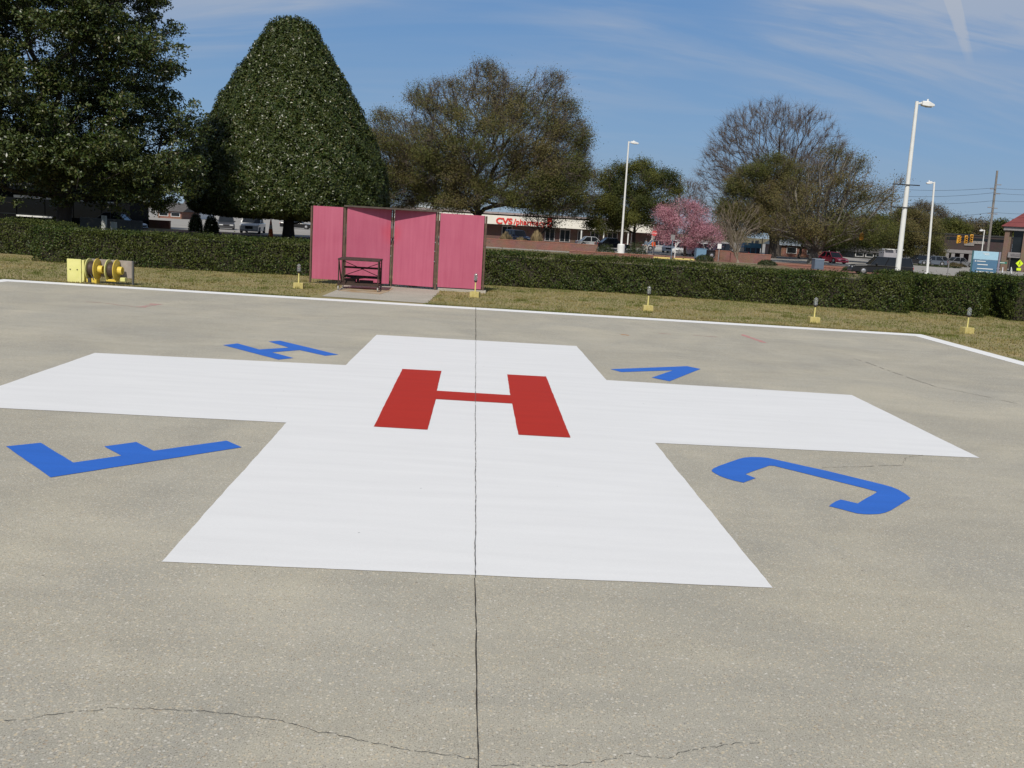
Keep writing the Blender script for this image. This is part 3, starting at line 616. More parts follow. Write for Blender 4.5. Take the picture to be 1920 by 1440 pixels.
for x, y in ((0, 0), (W_, 0), (W_, D_), (0, D_)):
    c = MB(); c.lathe([(.02, -.022), (.062, -.018), (.062, .018), (.02, .022)], 14, (1, 0, .0), (x, y - .02, .064)); c = c.build('caster', m_rub, st)
    MB().box(x - .032, x - .026, y - .03, y + .02, .06, .15).box(x + .026, x + .032, y - .03, y + .02, .06, .15).box(x - .032, x + .032, y - .03, y + .02, .151, .165).build('fork', m_rust, c)

# ================================================================== HOSE REELS
m_yel = M('pale_yellow_paint', (0.62, 0.60, 0.20), .5, (0.70, 0.66, 0.26), 5); m_yel2 = M('golden_yellow_paint', (0.66, 0.46, 0.05), .45, (0.72, 0.55, 0.10), 6)
m_hose = M('dark_hose', (0.05, 0.032, 0.022), .6); m_board = M('grey_board', (0.26, 0.22, 0.19), .8, (0.34, .30, .26), 5)
c0 = A(127, 531, cornL.y + .30)
rl = empty('hose_reel_stand', (c0.x, cornL.y + .30, 0), 0, 'yellow stand with two cable reels on the grass by the pad border', 'reel stand')
k_ = (cornL.y + .3) / FPX * 1.02
def rx_(px): return (px - 127) * k_
hz_ = lambda py: (531 - py) * k_
MB().box(rx_(127), rx_(153), -.03, .0, .0, hz_(488)).build('end_plate', m_yel, rl, bevel=.008)
MB().box(rx_(154), rx_(158), -.02, .35, .02, hz_(489)).build('side_plate', m_yel, rl, bevel=.006)
for x in (133, 146): MB().tube((rx_(x), -.032, hz_(507)), (rx_(x), -.044, hz_(507)), .016, n=10).build('bolt', m_hose, rl)
MB().box(rx_(158), rx_(238), .30, .33, .17, hz_(487)).build('back_board', m_board, rl, bevel=.005)
MB().box(rx_(237), rx_(240), .29, .36, -.01, hz_(487)).build('end_post', M('dark_steel_post', (.09, .09, .085), .6), rl, bevel=.005)
for cx, hubx in ((171, 185), (207, 222)):
    zc_ = hz_(505); xx = rx_(cx)
    d = MB(); d.lathe([(.10, -.10), (.115, .10)], 20, (1, 0, 0), (xx, .12, zc_)); d = d.build('reel', m_yel2, rl, smooth=False)
    for sx, mm in ((-.115, m_yel), (.10, m_yel2)):
        MB().lathe([(.05, 0), (.285, 0), (.29, .01), (.285, .02), (.05, .02)], 32, (1, 0, 0), (xx + sx, .12, zc_)).build('flange', mm, d)
    MB().lathe([(.12, -.095), (.20, -.095), (.21, -.05), (.20, 0), (.21, .05), (.20, .095), (.12, .095)], 28, (1, 0, 0), (xx, .12, zc_)).build('hose', m_hose, d)
    MB().lathe([(.06, .12), (.105, .12), (.105, .26), (.085, .262), (.08, .20), (.02, .20)], 24, (1, 0, 0), (xx, .12, zc_)).build('hub', m_yel2, d)
    MB().box(xx - .13, xx + .14, -.02, .2, .0 if cx < 190 else .08, .14).build('bracket', m_yel2, d, bevel=.01)
mb = MB(); mb.box(rx_(161), rx_(177), -.06, .15, .0, .03); mb.tube((rx_(168), -.02, .04), (rx_(168), -.02, .15), .05); mb.tube((rx_(163), -.04, .48), (rx_(176), -.03, .10), .012)
mb.build('motor', M('dark_motor', (.06, .06, .06), .5), rl)
MB().box(rx_(224), rx_(233), -.02, .12, .1, .2).build('control_box', m_yel, rl, bevel=.01)

# ================================================================== LAWN LIGHTS
m_glass = bpy.data.materials.new('clear_lamp_glass'); m_glass.use_nodes = True
b = m_glass.node_tree.nodes['Principled BSDF']; b.inputs['Transmission Weight'].default_value = .85; b.inputs['Roughness'].default_value = .08; b.inputs['Base Color'].default_value = (.55, .6, .6, 1)
m_yb = M('faded_yellow_concrete', (0.40, 0.33, 0.10), .85, (0.50, 0.42, 0.17), 14); m_alu = M('dull_aluminium', (.36, .36, .35), .5, metal=.3)
m_dark = M('dark_collar', (.05, .045, .04), .6)
def lamp_light():
    r = empty('lawn_light', (0, 0, 0))
    MB().frustum([(-.145, -.13, -.02), (.145, -.13, -.02), (.145, .13, -.02), (-.145, .13, -.02)], [(-.14, -.125, .155), (.14, -.125, .155), (.14, .125, .155), (-.14, .125, .155)]).build('base_block', m_yb, r, bevel=.012)
    MB().tube((0, 0, .155), (0, 0, .44), .020, n=12).build('stem', M('yellow_stem', (.68, .60, .22), .5), r)
    MB().lathe([(.02, .43), (.034, .44), (.05, .475), (.05, .495), (.02, .498)], 16).build('collar', m_dark, r)
    g = MB(); g.lathe([(.036, .498), (.042, .54), (.042, .62), (.034, .67), (.012, .69)], 16); g = g.build('globe', m_glass, r, smooth=True)
    MB().lathe([(.015, .5), (.02, .53), (.014, .58)], 10).build('bulb', M('pale_bulb', (.7, .7, .66), .4), g)
    cg = MB()
    for i in range(6):
        a = i * math.pi / 3; ca, sa = math.cos(a) * .052, math.sin(a) * .052
        cg.tube((ca, sa, .49), (ca, sa, .66), .0035, n=5); cg.tube((ca, sa, .66), (0, 0, .705), .0035, n=5)
    for z in (.50, .58, .655): 
        for i in range(12):
            a, a2 = i * math.pi / 6, (i + 1) * math.pi / 6
            cg.tube((math.cos(a) * .052, math.sin(a) * .052, z), (math.cos(a2) * .052, math.sin(a2) * .052, z), .0035, n=5)
    cg.build('wire_guard', m_alu, r); return r
first = lamp_light()
LBL = ['lawn light in the grass left of the pink screens', 'lawn light standing before the right pink panel', 'lawn light in front of the hedge, the next one right of the pink screens', 'lawn light by the hedge in the middle of the right lawn strip', 'lawn light off the right corner of the white border line']
for i, (q, rz) in enumerate([((558, 540.5), .1), ((890, 557), -.15), ((1215, 583), .05), ((1528, 605.5), 0), ((1816, 625), .2)]):
    o = first if i == 0 else copy_tree(first)
    o.location = G(*q) + Vector((0, .12, 0)); o.rotation_euler = (0, 0, rz); tag(o, 'yellow ' + LBL[i], 'light', 'caged lights on yellow blocks round the pad')

# ================================================================== TREES
def in_poly(px, py, poly):
    p = np.array(poly, float); ins = np.zeros(len(px), bool); j = len(p) - 1
    for i in range(len(p)):
        c = ((p[i, 1] > py) != (p[j, 1] > py)) & (px < (p[j, 0] - p[i, 0]) * (py - p[i, 1]) / (p[j, 1] - p[i, 1] + 1e-9) + p[i, 0])
        ins ^= c; j = i
    return ins
def rays(px, py):
    return FW[None] + ((px - 960) / FPX)[:, None] * RT[None] - ((py - 720) / FPX)[:, None] * UP[None]
def crown_points(poly, Y, n, r, depth=0.9, rim=0.0):
    """points through the volume of a crown: the outline gives its height and girth, the girth gives its depth"""
    p = np.array(poly, float); x0, y0 = p.min(0); x1, y1 = p.max(0)
    px, py = [], []
    while len(px) < n:
        a = r.uniform(x0, x1, 4 * n); b = r.uniform(y0, y1, 4 * n); k = in_poly(a, b, poly); px += list(a[k]); py += list(b[k])
    px = np.array(px[:n]); py = np.array(py[:n])
    # half width of the outline on the row of each point
    rows = np.linspace(y0 + 1, y1 - 1, 60); xsn = np.linspace(x0, x1, 240); L = []; R_ = []
    for yy in rows:
        k = in_poly(xsn, np.full(240, yy), poly); L.append(xsn[k].min() if k.any() else (x0 + x1) / 2); R_.append(xsn[k].max() if k.any() else (x0 + x1) / 2)
    l = np.interp(py, rows, L); rt_ = np.interp(py, rows, R_); c = (l + rt_) / 2; hw = np.maximum(1, (rt_ - l) / 2)
    q = np.clip((px - c) / hw, -1, 1); mx = np.sqrt(np.maximum(0, 1 - q * q)) * hw * Y / FPX * depth
    u = r.uniform(-1, 1, n)
    if rim: u = np.sign(u) * np.abs(u) ** rim
    dY = u * mx
    d = rays(px, py); Yn = np.maximum(Y + dY, Y * .5)
    d0 = d * (Y / d[:, 1])[:, None]; pts = d0 + np.array([0, 0, CAM_H]); pts[:, 1] += dY        # straight back, not along the ray
    pts[:, 0] *= 1.0
    return pts
def skeleton(base, top, targets, r, step=0.8, wob=0.12, kpath=0.35, curve=0.45, tip=0.014, power=2.25, trunk_wob=.1):
    nodes = [np.array(base, float)]; par = [-1]; plen = [0.0]
    base = np.array(base, float); top = np.array(top, float); k = max(2, int(np.linalg.norm(top - base) / step))
    for i in range(1, k + 1):
        p = base + (top - base) * i / k + (r.normal(0, trunk_wob, 3) * (0.5 if i < k else .3)); nodes.append(p); par.append(len(nodes) - 2); plen.append(plen[-1] + step)
    first = max(1, int(k * .6))
    cap = 60000; arr = np.zeros((cap, 3)); pl = np.zeros(cap); cnt = len(nodes); arr[:cnt] = nodes; pl[:cnt] = plen; par = par + [0] * (cap - cnt)
    order = np.argsort(np.linalg.norm(targets - top, axis=1)); tips = []
    for ti in order:
        t = targets[ti]; d = np.linalg.norm(arr[first:cnt] - t, axis=1) + kpath * pl[first:cnt]
        # branches rather rise than hang
        d = d + np.maximum(0, arr[first:cnt, 2] - t[2]) * 0.35
        j = first + int(np.argmin(d)); p0 = arr[j]; pj = par[j]; dirp = p0 - arr[pj] if pj >= 0 else np.array([0, 0, 1.0]); dirp = dirp / (np.linalg.norm(dirp) + 1e-9)
        D = np.linalg.norm(t - p0)
        if D < 0.15: continue
        pm = p0 + dirp * D * curve; kk = max(1, int(D / step)); prev = j
        for i in range(1, kk + 1):
            s = i / kk; q = (1 - s) ** 2 * p0 + 2 * s * (1 - s) * pm + s * s * t + (r.normal(0, wob, 3) if i < kk else 0)
            if cnt >= cap: break
            arr[cnt] = q; par[cnt] = prev; pl[cnt] = pl[prev] + D / kk; prev = cnt; cnt += 1
        tips.append(prev)
    par = np.array(par[:cnt]); arr = arr[:cnt]
    rad = np.zeros(cnt); tipset = np.ones(cnt, bool); tipset[par[1:]] = False
    acc = np.where(tipset, tip ** power, 0)
    for i in range(cnt - 1, 0, -1): acc[par[i]] += acc[i]
    rad = acc ** (1 / power)
    return arr, par, rad, np.array(tips)
def emit_tubes(arr, par, rad, lo=0.0, hi=99, n=5):
    idx = np.arange(1, len(arr)); rp_ = rad[idx]; k = (rp_ >= lo) & (rp_ < hi); idx = idx[k]
    if len(idx) == 0: return np.zeros((0, 3)), np.zeros((0, 4), int)
    p = arr[par[idx]]; q = arr[idx]; d = unit(q - p); ref = np.where(np.abs(d[:, 2:3]) > .9, np.array([[1.0, 0, 0]]), np.array([[0, 0, 1.0]]))
    a = unit(np.cross(d, ref)); b = np.cross(d, a); r1 = rad[idx]; r0 = np.minimum(rad[par[idx]], r1 * 1.35)
    an = np.arange(n) * 2 * math.pi / n; ring = lambda c, r: c[:, None] + r[:, None, None] * (np.cos(an)[None, :, None] * a[:, None] + np.sin(an)[None, :, None] * b[:, None])
    V = np.concatenate([ring(p - d * r0[:, None] * .3, r0), ring(q, r1)], 1); m_ = len(idx); off = np.arange(m_)[:, None] * 2 * n
    F = np.stack([np.stack([off[:, 0] + i, off[:, 0] + (i + 1) % n, off[:, 0] + n + (i + 1) % n, off[:, 0] + n + i], 1) for i in range(n)], 1).reshape(-1, 4)
    return V.reshape(-1, 3), F
def join(parts):
    vs, fs, o = [], [], 0
    for v, f in parts: vs.append(v); fs.append(f + o); o += len(v)
    return np.concatenate(vs), np.concatenate(fs)
def twigs(p, r, k, length, width, up=0.5, out_from=None):
    n = len(p) * k; b = np.repeat(p, k, 0); d = r.normal(0, 1, (n, 3)); d[:, 2] += up
    if out_from is not None: d += 1.1 * unit(b - out_from)
    d = unit(d); L = length * r.uniform(.5, 1.3, n); s = unit(np.cross(d, r.normal(0, 1, (n, 3)))); W = width * r.uniform(.6, 1.2, n)
    b = b - d * (L * r.uniform(0, .5, n))[:, None]
    mid = b + d * (L * .5)[:, None] + r.normal(0, .06, (n, 3)) * L[:, None]; e = b + d * L[:, None]
    V = np.stack([b - s * W[:, None] / 2, b + s * W[:, None] / 2, mid + s * W[:, None] * .4, mid - s * W[:, None] * .4, e + s * W[:, None] * .15, e - s * W[:, None] * .15], 1).reshape(-1, 3)
    o = np.arange(n) * 6; F = np.concatenate([np.stack([o, o + 1, o + 2, o + 3], 1), np.stack([o + 3, o + 2, o + 4, o + 5], 1)]); return V, F
m_bark = M('grey_brown_bark', (0.060, 0.050, 0.042), .9, (0.11, 0.095, 0.08), 3, bump=.6, bscale=20)
m_pale = M('pale_grey_bark', (0.065, 0.057, 0.048), .9, (0.25, 0.235, 0.20), 0.8, bump=.4, bscale=20)
m_darkbark = M('dark_bark', (0.035, 0.029, 0.024), .9, (0.065, .054, .045), 3)
m_twig = M('grey_twig', (0.085, 0.066, 0.055), .9, (0.125, 0.10, 0.085), .3)
m_oakleaf = leaf_mat('oak_leaf', [(0.125, 0.118, 0.040), (0.178, 0.155, 0.055), (0.195, 0.145, 0.065), (0.095, 0.102, 0.034), (0.235, 0.185, 0.078)], .6, .35, .2, .16, [(0.06, 0.078, 0.022), (0.115, 0.125, 0.034), (0.15, 0.14, 0.04)])
m_oakgreen = leaf_mat('live_oak_leaf', [(0.08, 0.095, 0.023), (0.145, 0.152, 0.036), (0.11, 0.12, 0.028), (0.20, 0.185, 0.05)], .55, .35, .2, .25, [(0.040, 0.055, 0.014), (0.075, 0.088, 0.022)])
m_grayleaf = leaf_mat('sparse_leaf', [(0.11, 0.092, 0.044), (0.13, 0.10, 0.055), (0.085, 0.082, 0.03), (0.15, 0.115, 0.065)], .7, .3, .2)
m_blossom = leaf_mat('pink_blossom', [(0.52, 0.24, 0.30), (0.62, 0.34, 0.39), (0.44, 0.18, 0.24), (0.70, 0.45, 0.48)], .7, .3, .2)
def tree(name, label, poly, Y, base_px, top_px, nt_, seed, leafmat, leaf_n, leaf_size, twig_k=3, twig_len=.9, bark=m_bark, twig_w=.022, step=.9, tip=.016, low_bias=None, spread=.55, group='trees beyond the hedge', limb_lo=.0, kpath=.35, wob=.12, depth=.9, cat='tree', twig_m=None, curve=.45, base_z=None, power=2.25, clus=0, clr=1.2):
    r = np.random.default_rng(seed); pts = crown_points(poly, Y, nt_, r, depth)
    if clus:
        cc = crown_points(poly, Y, clus, r, depth, rim=.6); k_c = int(nt_ * .72); pts[:k_c] = cc[r.integers(0, clus, k_c)] + r.normal(0, clr, (k_c, 3)) * np.array([1, 1, .75])
        rel = pts - np.array([0, 0, CAM_H]); zz_ = rel @ FW; qx = 960 + FPX * (rel @ RT) / zz_; qy = 720 - FPX * (rel @ UP) / zz_
        bad = ~in_poly(qx, qy, poly); pts[bad] = crown_points(poly, Y, int(bad.sum()) + 1, r, depth)[:bad.sum()]
    b = A(base_px[0], base_px[1], Y); b = Vector((b.x, b.y, terrain_z(b.x, b.y) - .1 if base_z is None else base_z)); tp = A(top_px[0], top_px[1], Y)
    arr, par, rad, tips = skeleton(b, tp, pts, r, step, wob, kpath, curve, tip, power)
    root = empty(name, b, 0, label, cat, group); off = np.array(b)
    arr = arr - off
    # flare at the foot
    flare = np.exp(-np.maximum(0, arr[:, 2]) / .5) * .5 + 1; rad2 = rad * np.where(np.arange(len(rad)) < 12, flare, 1)
    v, f = join([emit_tubes(arr, par, rad2, .12, 99, 10), emit_tubes(arr, par, rad2, .045, .12, 6), emit_tubes(arr, par, rad2, 0, .045, 4)])
    from_arrays('trunk', v, f, bark, root, smooth=True)
    tp_ = arr[tips]; cen = np.array(tp) - off; parts = []
    tm = twig_m or m_twig
    big = np.random.default_rng(seed + 1)
    v, f = twigs(tp_, r, twig_k, twig_len, twig_w, .5, cen); nv, nf1 = len(v), len(f); parts.append((v, f))
    if leaf_n:
        wgt = np.ones(len(tp_))
        if low_bias is not None:
            zz = (tp_[:, 2] - tp_[:, 2].min()) / max(.1, np.ptp(tp_[:, 2])); wgt = np.clip(low_bias[0] + (low_bias[1] - low_bias[0]) * zz, 0.0, None)
            wgt = wgt * (0.55 + 0.9 * big.random(len(tp_)))
        q = tp_ * (2 * math.pi / 3.4); fld = np.sin(q[:, 0] + 1.3 * np.sin(q[:, 2] * .7)) + np.sin(q[:, 1] * .9 + seed) + np.sin(q[:, 2] * 1.1 + q[:, 0] * .4)
        wgt = wgt * np.clip(.55 + .55 * fld, .04, None)
        c = r.choice(len(tp_), leaf_n, p=wgt / wgt.sum()); L = tp_[c] + r.normal(0, spread, (leaf_n, 3)) * np.array([1, 1, .7])
        nn = unit(unit(L - cen) * .7 + r.normal(0, .8, (leaf_n, 3)) + np.array([0, 0, .5]))
        parts.append(leaf_quads(L, nn, np.full(leaf_n, leaf_size), np.full(leaf_n, leaf_size * .6), seed))
    v, f = join(parts); mi = np.zeros(len(f), np.int32); mi[nf1:] = 1
    from_arrays('crown', v, f, [tm, leafmat or tm], root, mat_idx=mi)
    return root

# ---- the clipped cone
m_mag = leaf_mat('glossy_magnolia_leaf', [(0.022, 0.042, 0.010), (0.042, 0.066, 0.014), (0.074, 0.098, 0.022), (0.030, 0.054, 0.011), (0.085, 0.100, 0.028), (0.12, 0.105, 0.04)], .36, .12, .42, .22, [(0.028, 0.048, 0.011), (0.058, 0.078, 0.018), (0.08, 0.088, 0.025)])
YT = 90.0
prof_px = [(548, 33, 2), (546, 36, 18), (546, 40, 29), (545, 52, 43), (546, 72, 53), (548, 100, 70), (540, 132, 89), (540, 190, 121), (545, 233, 142), (546, 264, 157), (546, 307, 175), (546, 334, 180), (544, 375, 183), (542, 398, 178), (541, 405, 165), (541, 409, 130), (541, 410, 60)]
axis0 = A(541, 425, YT); prof = [(hw * YT / FPX, A(cx, py, YT).z) for cx, py, hw in prof_px]
r = np.random.default_rng(5); PR = np.array(prof); seg = np.linalg.norm(np.diff(PR, axis=0), axis=1); cum = np.concatenate([[0], np.cumsum(seg)])
n = 330000; s = r.uniform(0, cum[-1], n); rad_ = np.interp(s, cum, PR[:, 0]); keep = r.random(n) < rad_ / PR[:, 0].max(); s = s[keep]; n = len(s)
rad_ = np.interp(s, cum, PR[:, 0]); zz = np.interp(s, cum, PR[:, 1]); th = r.uniform(0, 2 * math.pi, n)
dr = np.gradient(PR[:, 0], cum); dz = np.gradient(PR[:, 1], cum); nr = -np.interp(s, cum, dz); nz_ = np.interp(s, cum, dr); ln = np.hypot(nr, nz_); nr /= ln; nz_ /= ln
ct, st_ = np.cos(th), np.sin(th); nor = np.stack([nr * ct, nr * st_, nz_], 1)
lump = .20 * np.sin(th * 9 + zz * .9) * np.sin(zz * 1.4 + 1) + .13 * np.sin(th * 23 + zz * 2.3) + .07 * np.sin(th * 41 - zz * 3.9)
inn = np.abs(r.normal(0, .16, n))
deep = r.random(n) < .30; inn = np.where(deep, r.uniform(.35, 1.3, n), inn)
cen = np.stack([rad_ * ct, rad_ * st_, zz], 1) + nor * (lump - inn)[:, None]; cen[:, 0] += axis0.x; cen[:, 1] += axis0.y
nn = unit(nor * .9 + r.normal(0, .65, (n, 3)) + np.array([0, 0, .25]))
con = empty('clipped_magnolia', (axis0.x, axis0.y, GZ), 0, 'tall evergreen clipped to a smooth cone, left of the pink screens', 'tree', 'trees beyond the hedge')
v, f = leaf_quads(cen - np.array(con.location), nn, np.where(deep, .62, np.clip(r.lognormal(-1.56, .35, n), .1, .42)), np.where(deep, .42, .10), 3)
from_arrays('crown', v, f, m_mag, con)
mb = MB(); mb.tube((0, 0, -.05), (0, 0, 1.0), .62, .50, 12); mb.tube((0, 0, 1.0), (.1, 0, 13), .5, .1, 10)
for i in range(60):
    a = i * 2.4; h = 1.3 + 12.5 * (i / 60); L = np.interp(-h - GZ, -PR[::-1, 1][::-1], PR[:, 0]) * .85; mb.tube((0, 0, h), (math.cos(a) * L, math.sin(a) * L, h + .6), .1, .03, 5)
mb.build('trunk', m_darkbark, con)
mb = MB(); kk = [(max(.02, q[0] - 1.0), q[1] - (0.9 if i < 3 else 0) - GZ) for i, q in enumerate(prof)][:-3]
# ---- the big loose magnolia at the left
polyM = [(-240, -60), (-120, -160), (100, -190), (230, -120), (285, -30), (294, 20), (300, 85), (310, 130), (288, 165), (320, 195), (348, 222), (360, 250), (352, 285), (348, 330), (338, 384), (290, 397), (200, 374), (120, 365), (40, 345), (-60, 352), (-170, 350), (-240, 300), (-270, 150)]
YM = 72.0
r = np.random.default_rng(31)
pads = crown_points(polyM, YM, 400, r, .85, rim=.5); axM = np.array([A(95, 250, YM).x, YM])
npc = 13; pr_ = r.uniform(1.3, 2.7, len(pads)); po = unit(r.normal(0, 1, (len(pads) * npc, 3))) * (r.random((len(pads) * npc, 1)) ** .45)
clp = np.repeat(pads, npc, 0) + po * np.repeat(pr_, npc)[:, None] * np.array([1, 1, .68])
outw = clp[:, :2] - axM; rr0 = np.hypot(outw[:, 0], outw[:, 1]); clp[:, 2] -= .012 * rr0 ** 1.5 * .1          # boughs sag outwards
bM = A(120, 400, YM); magn = empty('magnolia_tree', (bM.x, bM.y, GZ), 0, 'huge loose dark green evergreen at the left edge of the view', 'tree', 'trees beyond the hedge')
off = np.array(magn.location)
arr, par, rad, tips = skeleton((bM.x, bM.y, GZ - .1), (bM.x + .2, bM.y, GZ + 4.5), clp, r, 1.0, .12, .3, .4, .018)
arr = arr - off
v, f = join([emit_tubes(arr, par, rad, .12, 99, 10), emit_tubes(arr, par, rad, .0, .12, 4)]); from_arrays('trunk', v, f, m_darkbark, magn, smooth=True)
per = 62; c = clp - off; n = len(c) * per; mid = c.mean(0)
cl_r = np.repeat(r.uniform(.35, .85, len(c)), per); dirn = unit(r.normal(0, 1, (n, 3)) + np.array([0, -.35, .55])); rr_ = cl_r * r.uniform(.25, 1, n) ** .5
cen = np.repeat(c, per, 0) + dirn * rr_[:, None] * np.array([1.15, 1.15, .75]); nn = unit(dirn * .55 + r.normal(0, .7, (n, 3)) + np.array([0, 0, .45]))
v, f = leaf_quads(cen, nn, np.full(n, .25), np.full(n, .115), 4)
from_arrays('crown', v, f, m_mag, magn)

# ---- oaks and bare trees
tree('oak_tree', 'broad half bare oak with olive leaves behind the pink screens', [(697, 395), (700, 330), (688, 235), (712, 205), (762, 215), (770, 165), (815, 148), (865, 150), (890, 118), (935, 116), (952, 150), (985, 160), (1010, 135), (1052, 140), (1068, 175), (1078, 205), (1110, 255), (1100, 285), (1112, 320), (1108, 390), (1075, 408), (1040, 396), (1000, 390), (960, 388), (930, 382), (850, 392), (790, 385), (740, 400)],
     112, (893, 440), (898, 370), 2700, 41, m_oakleaf, 300000, .15, 12, 1.3, m_darkbark, .028, low_bias=(1.9, .22), spread=.6, step=.9, tip=.022, kpath=.5, wob=.09, clus=190, clr=1.1)
tree('oak_tree', 'smaller green oak with an ivy clad trunk beside the first lamp post', [(1108, 430), (1100, 385), (1112, 335), (1135, 315), (1165, 308), (1205, 300), (1235, 303), (1262, 325), (1275, 360), (1268, 400), (1240, 430), (1195, 424), (1140, 434), (1092, 430)],
     118, (1187, 480), (1190, 420), 560, 42, m_oakgreen, 100000, .16, 5, 1.0, m_darkbark, .022, low_bias=(1.6, .8), spread=.5, clus=50, clr=.8)
tree('bare_tree', 'tall bare branched tree standing behind the dense oaks', [(1300, 400), (1308, 330), (1322, 292), (1320, 266), (1342, 244), (1348, 222), (1386, 206), (1430, 192), (1470, 190), (1500, 196), (1528, 208), (1556, 222), (1578, 250), (1592, 290), (1600, 380), (1500, 420), (1380, 420)],
     150, (1455, 490), (1457, 370), 1500, 43, m_grayleaf, 9000, .13, 14, 1.7, m_bark, .028, low_bias=(1, .8), spread=.7, kpath=.7, step=1.3, wob=.10, curve=.3, tip=.022, clus=90, clr=1.3)
tree('oak_tree', 'dense brown green oak in front of the tall bare tree', [(1338, 440), (1345, 395), (1362, 345), (1395, 315), (1430, 295), (1468, 292), (1500, 315), (1515, 370), (1510, 430), (1470, 452), (1420, 440), (1380, 448)],
     132, (1448, 493), (1447, 420), 850, 44, m_oakleaf, 120000, .16, 8, 1.1, m_darkbark, .024, low_bias=(1.3, .9), spread=.6, tip=.03, clus=60, clr=.9)
tree('oak_tree', 'spreading oak with pale crooked limbs behind the blue grey box', [(1440, 430), (1468, 380), (1490, 320), (1540, 275), (1600, 278), (1635, 300), (1628, 340), (1660, 352), (1690, 335), (1700, 355), (1660, 400), (1640, 440), (1560, 452), (1520, 440), (1470, 450)],
     112, (1522, 500), (1531, 455), 560, 45, m_oakleaf, 38000, .16, 9, 1.3, m_pale, .026, low_bias=(1.4, .4), spread=.6, clus=55, clr=1.0, tip=.034, kpath=.75, wob=.20, curve=.2, step=1.2, power=2.1)
tree('oak_tree', 'leafy dark tree with a stout trunk between the brick wall and the pale limbed oak', [(1470, 440), (1480, 420), (1560, 405), (1640, 405), (1665, 430), (1640, 462), (1590, 465), (1530, 458)], 140, (1496, 490), (1510, 440), 480, 46, m_oakgreen, 90000, .17, 6, 1.0, m_bark, .024, spread=.8)
tree('oak_tree', 'brownish tree right behind the second lamp post', [(1640, 440), (1648, 410), (1690, 395), (1730, 398), (1755, 420), (1770, 450), (1760, 478), (1700, 478), (1660, 465)], 158, (1716, 500), (1712, 455), 520, 47, m_oakleaf, 80000, .18, 6, 1.1, m_bark, .03, spread=.65, clus=45, clr=.9)
tree('bare_tree', 'grey hazy tree crown peeping over the brownish tree behind the lamp posts', [(1690, 420), (1700, 390), (1725, 380), (1760, 388), (1778, 405), (1800, 410), (1810, 430), (1780, 445), (1720, 440)], 190, (1745, 490), (1742, 430), 420, 48, m_grayleaf, 16000, .22, 7, 1.3, m_bark, .035, spread=.7)
tree('oak_tree', 'low green tree to the left of the traffic signals', [(1745, 470), (1742, 440), (1765, 418), (1795, 410), (1815, 425), (1805, 440), (1790, 450), (1778, 475), (1760, 478)], 172, (1765, 498), (1768, 460), 360, 49, m_oakgreen, 30000, .22, 4, 1.0, m_bark, .03, spread=.6)
tree('bare_tree', 'far bare grey trees over the dark brick building roof', [(1800, 440), (1805, 422), (1825, 412), (1850, 418), (1862, 430), (1860, 446), (1820, 446)], 230, (1832, 480), (1832, 440), 260, 50, m_grayleaf, 5000, .4, 6, 1.5, m_bark, .04, spread=1.0)
tree('evergreen_tree', 'dark green tree between the utility pole and the red roof', [(1866, 445), (1868, 422), (1884, 417), (1896, 425), (1902, 445), (1890, 452)], 210, (1884, 480), (1884, 445), 220, 51, m_oakgreen, 9000, .4, 3, 1.0, m_bark, .03, spread=.8)
tree('bare_tree', 'thin bare tree behind the pink cherry', [(1262, 400), (1266, 355), (1285, 338), (1310, 345), (1325, 375), (1330, 400), (1300, 410)], 170, (1296, 475), (1296, 410), 300, 52, None, 0, .2, 8, 1.4, m_bark, .03)
tree('cherry_tree', 'flowering pink cherry by the parked white cars', [(1226, 440), (1232, 405), (1238, 388), (1258, 378), (1285, 376), (1305, 384), (1328, 396), (1345, 415), (1354, 438), (1340, 462), (1305, 464), (1262, 452), (1240, 455)],
     112, (1284, 485), (1284, 440), 420, 53, m_blossom, 42000, .11, 6, .7, m_darkbark, .02, spread=.42, clus=0, step=.6, tip=.014)
tree('crape_myrtle', 'bare fawn many stemmed crape myrtle in front of the brick wall', [(1340, 420), (1350, 385), (1385, 372), (1420, 385), (1440, 415), (1430, 445), (1405, 455), (1365, 450)], 100, (1384, 492), (1384, 480), 75, 54, None, 0, .2, 5, .9, M('fawn_bark', (0.20, 0.165, 0.12), .85, (.28, .235, .18), 3), .022, step=.6, tip=.016, kpath=1.2, curve=.5, twig_m=M('fawn_twig', (0.17, 0.135, 0.10), .9))
tree('street_tree', 'small bare vase shaped tree in front of the pharmacy sign', [(985, 420), (988, 385), (1015, 372), (1045, 385), (1055, 415), (1040, 432), (1000, 430)], 120, (1011, 462), (1012, 440), 150, 55, m_grayleaf, 1500, .2, 5, 1.0, m_bark, .02, step=.6)

# ================================================================== PARKING LOT, KERBS, WALLS
def sheet(name, pts, z, mat, kind='structure'):
    o = MB().flat([(x, y, z) for x, y in pts]).build(name, mat)
    if o.data.polygons[0].normal.z < 0: o.data.flip_normals()
    return tag(o, kind=kind)
m_lot = M('pale_worn_asphalt', (0.25, 0.235, 0.21), .9, (0.33, .31, .28), .35)
sheet('parking_lot', [(-120, 99), (150, 99), (200, 420), (-220, 420)], GZ + .004, m_lot)
gx = lambda px, Y: A(px, 440, Y).x
m_mulch = M('red_brown_mulch', (0.17, 0.075, 0.05), .95, (0.26, 0.13, 0.09), 3, bump=.5)
sheet('mulch_bed', [(gx(340, 92), 84), (gx(760, 92), 84), (gx(760, 97), 98), (gx(338, 97), 98)], GZ + .006, m_mulch)
sheet('mulch_bed', [(gx(1228, 99), 98.5), (gx(1380, 99), 98.5), (gx(1420, 109), 111), (gx(1170, 109), 111)], GZ + .012, m_mulch)
sheet('mulch_bed', [(gx(1450, 99), 88), (gx(1640, 99), 88), (gx(1620, 108), 111), (gx(1450, 108), 111)], GZ + .012, m_mulch)
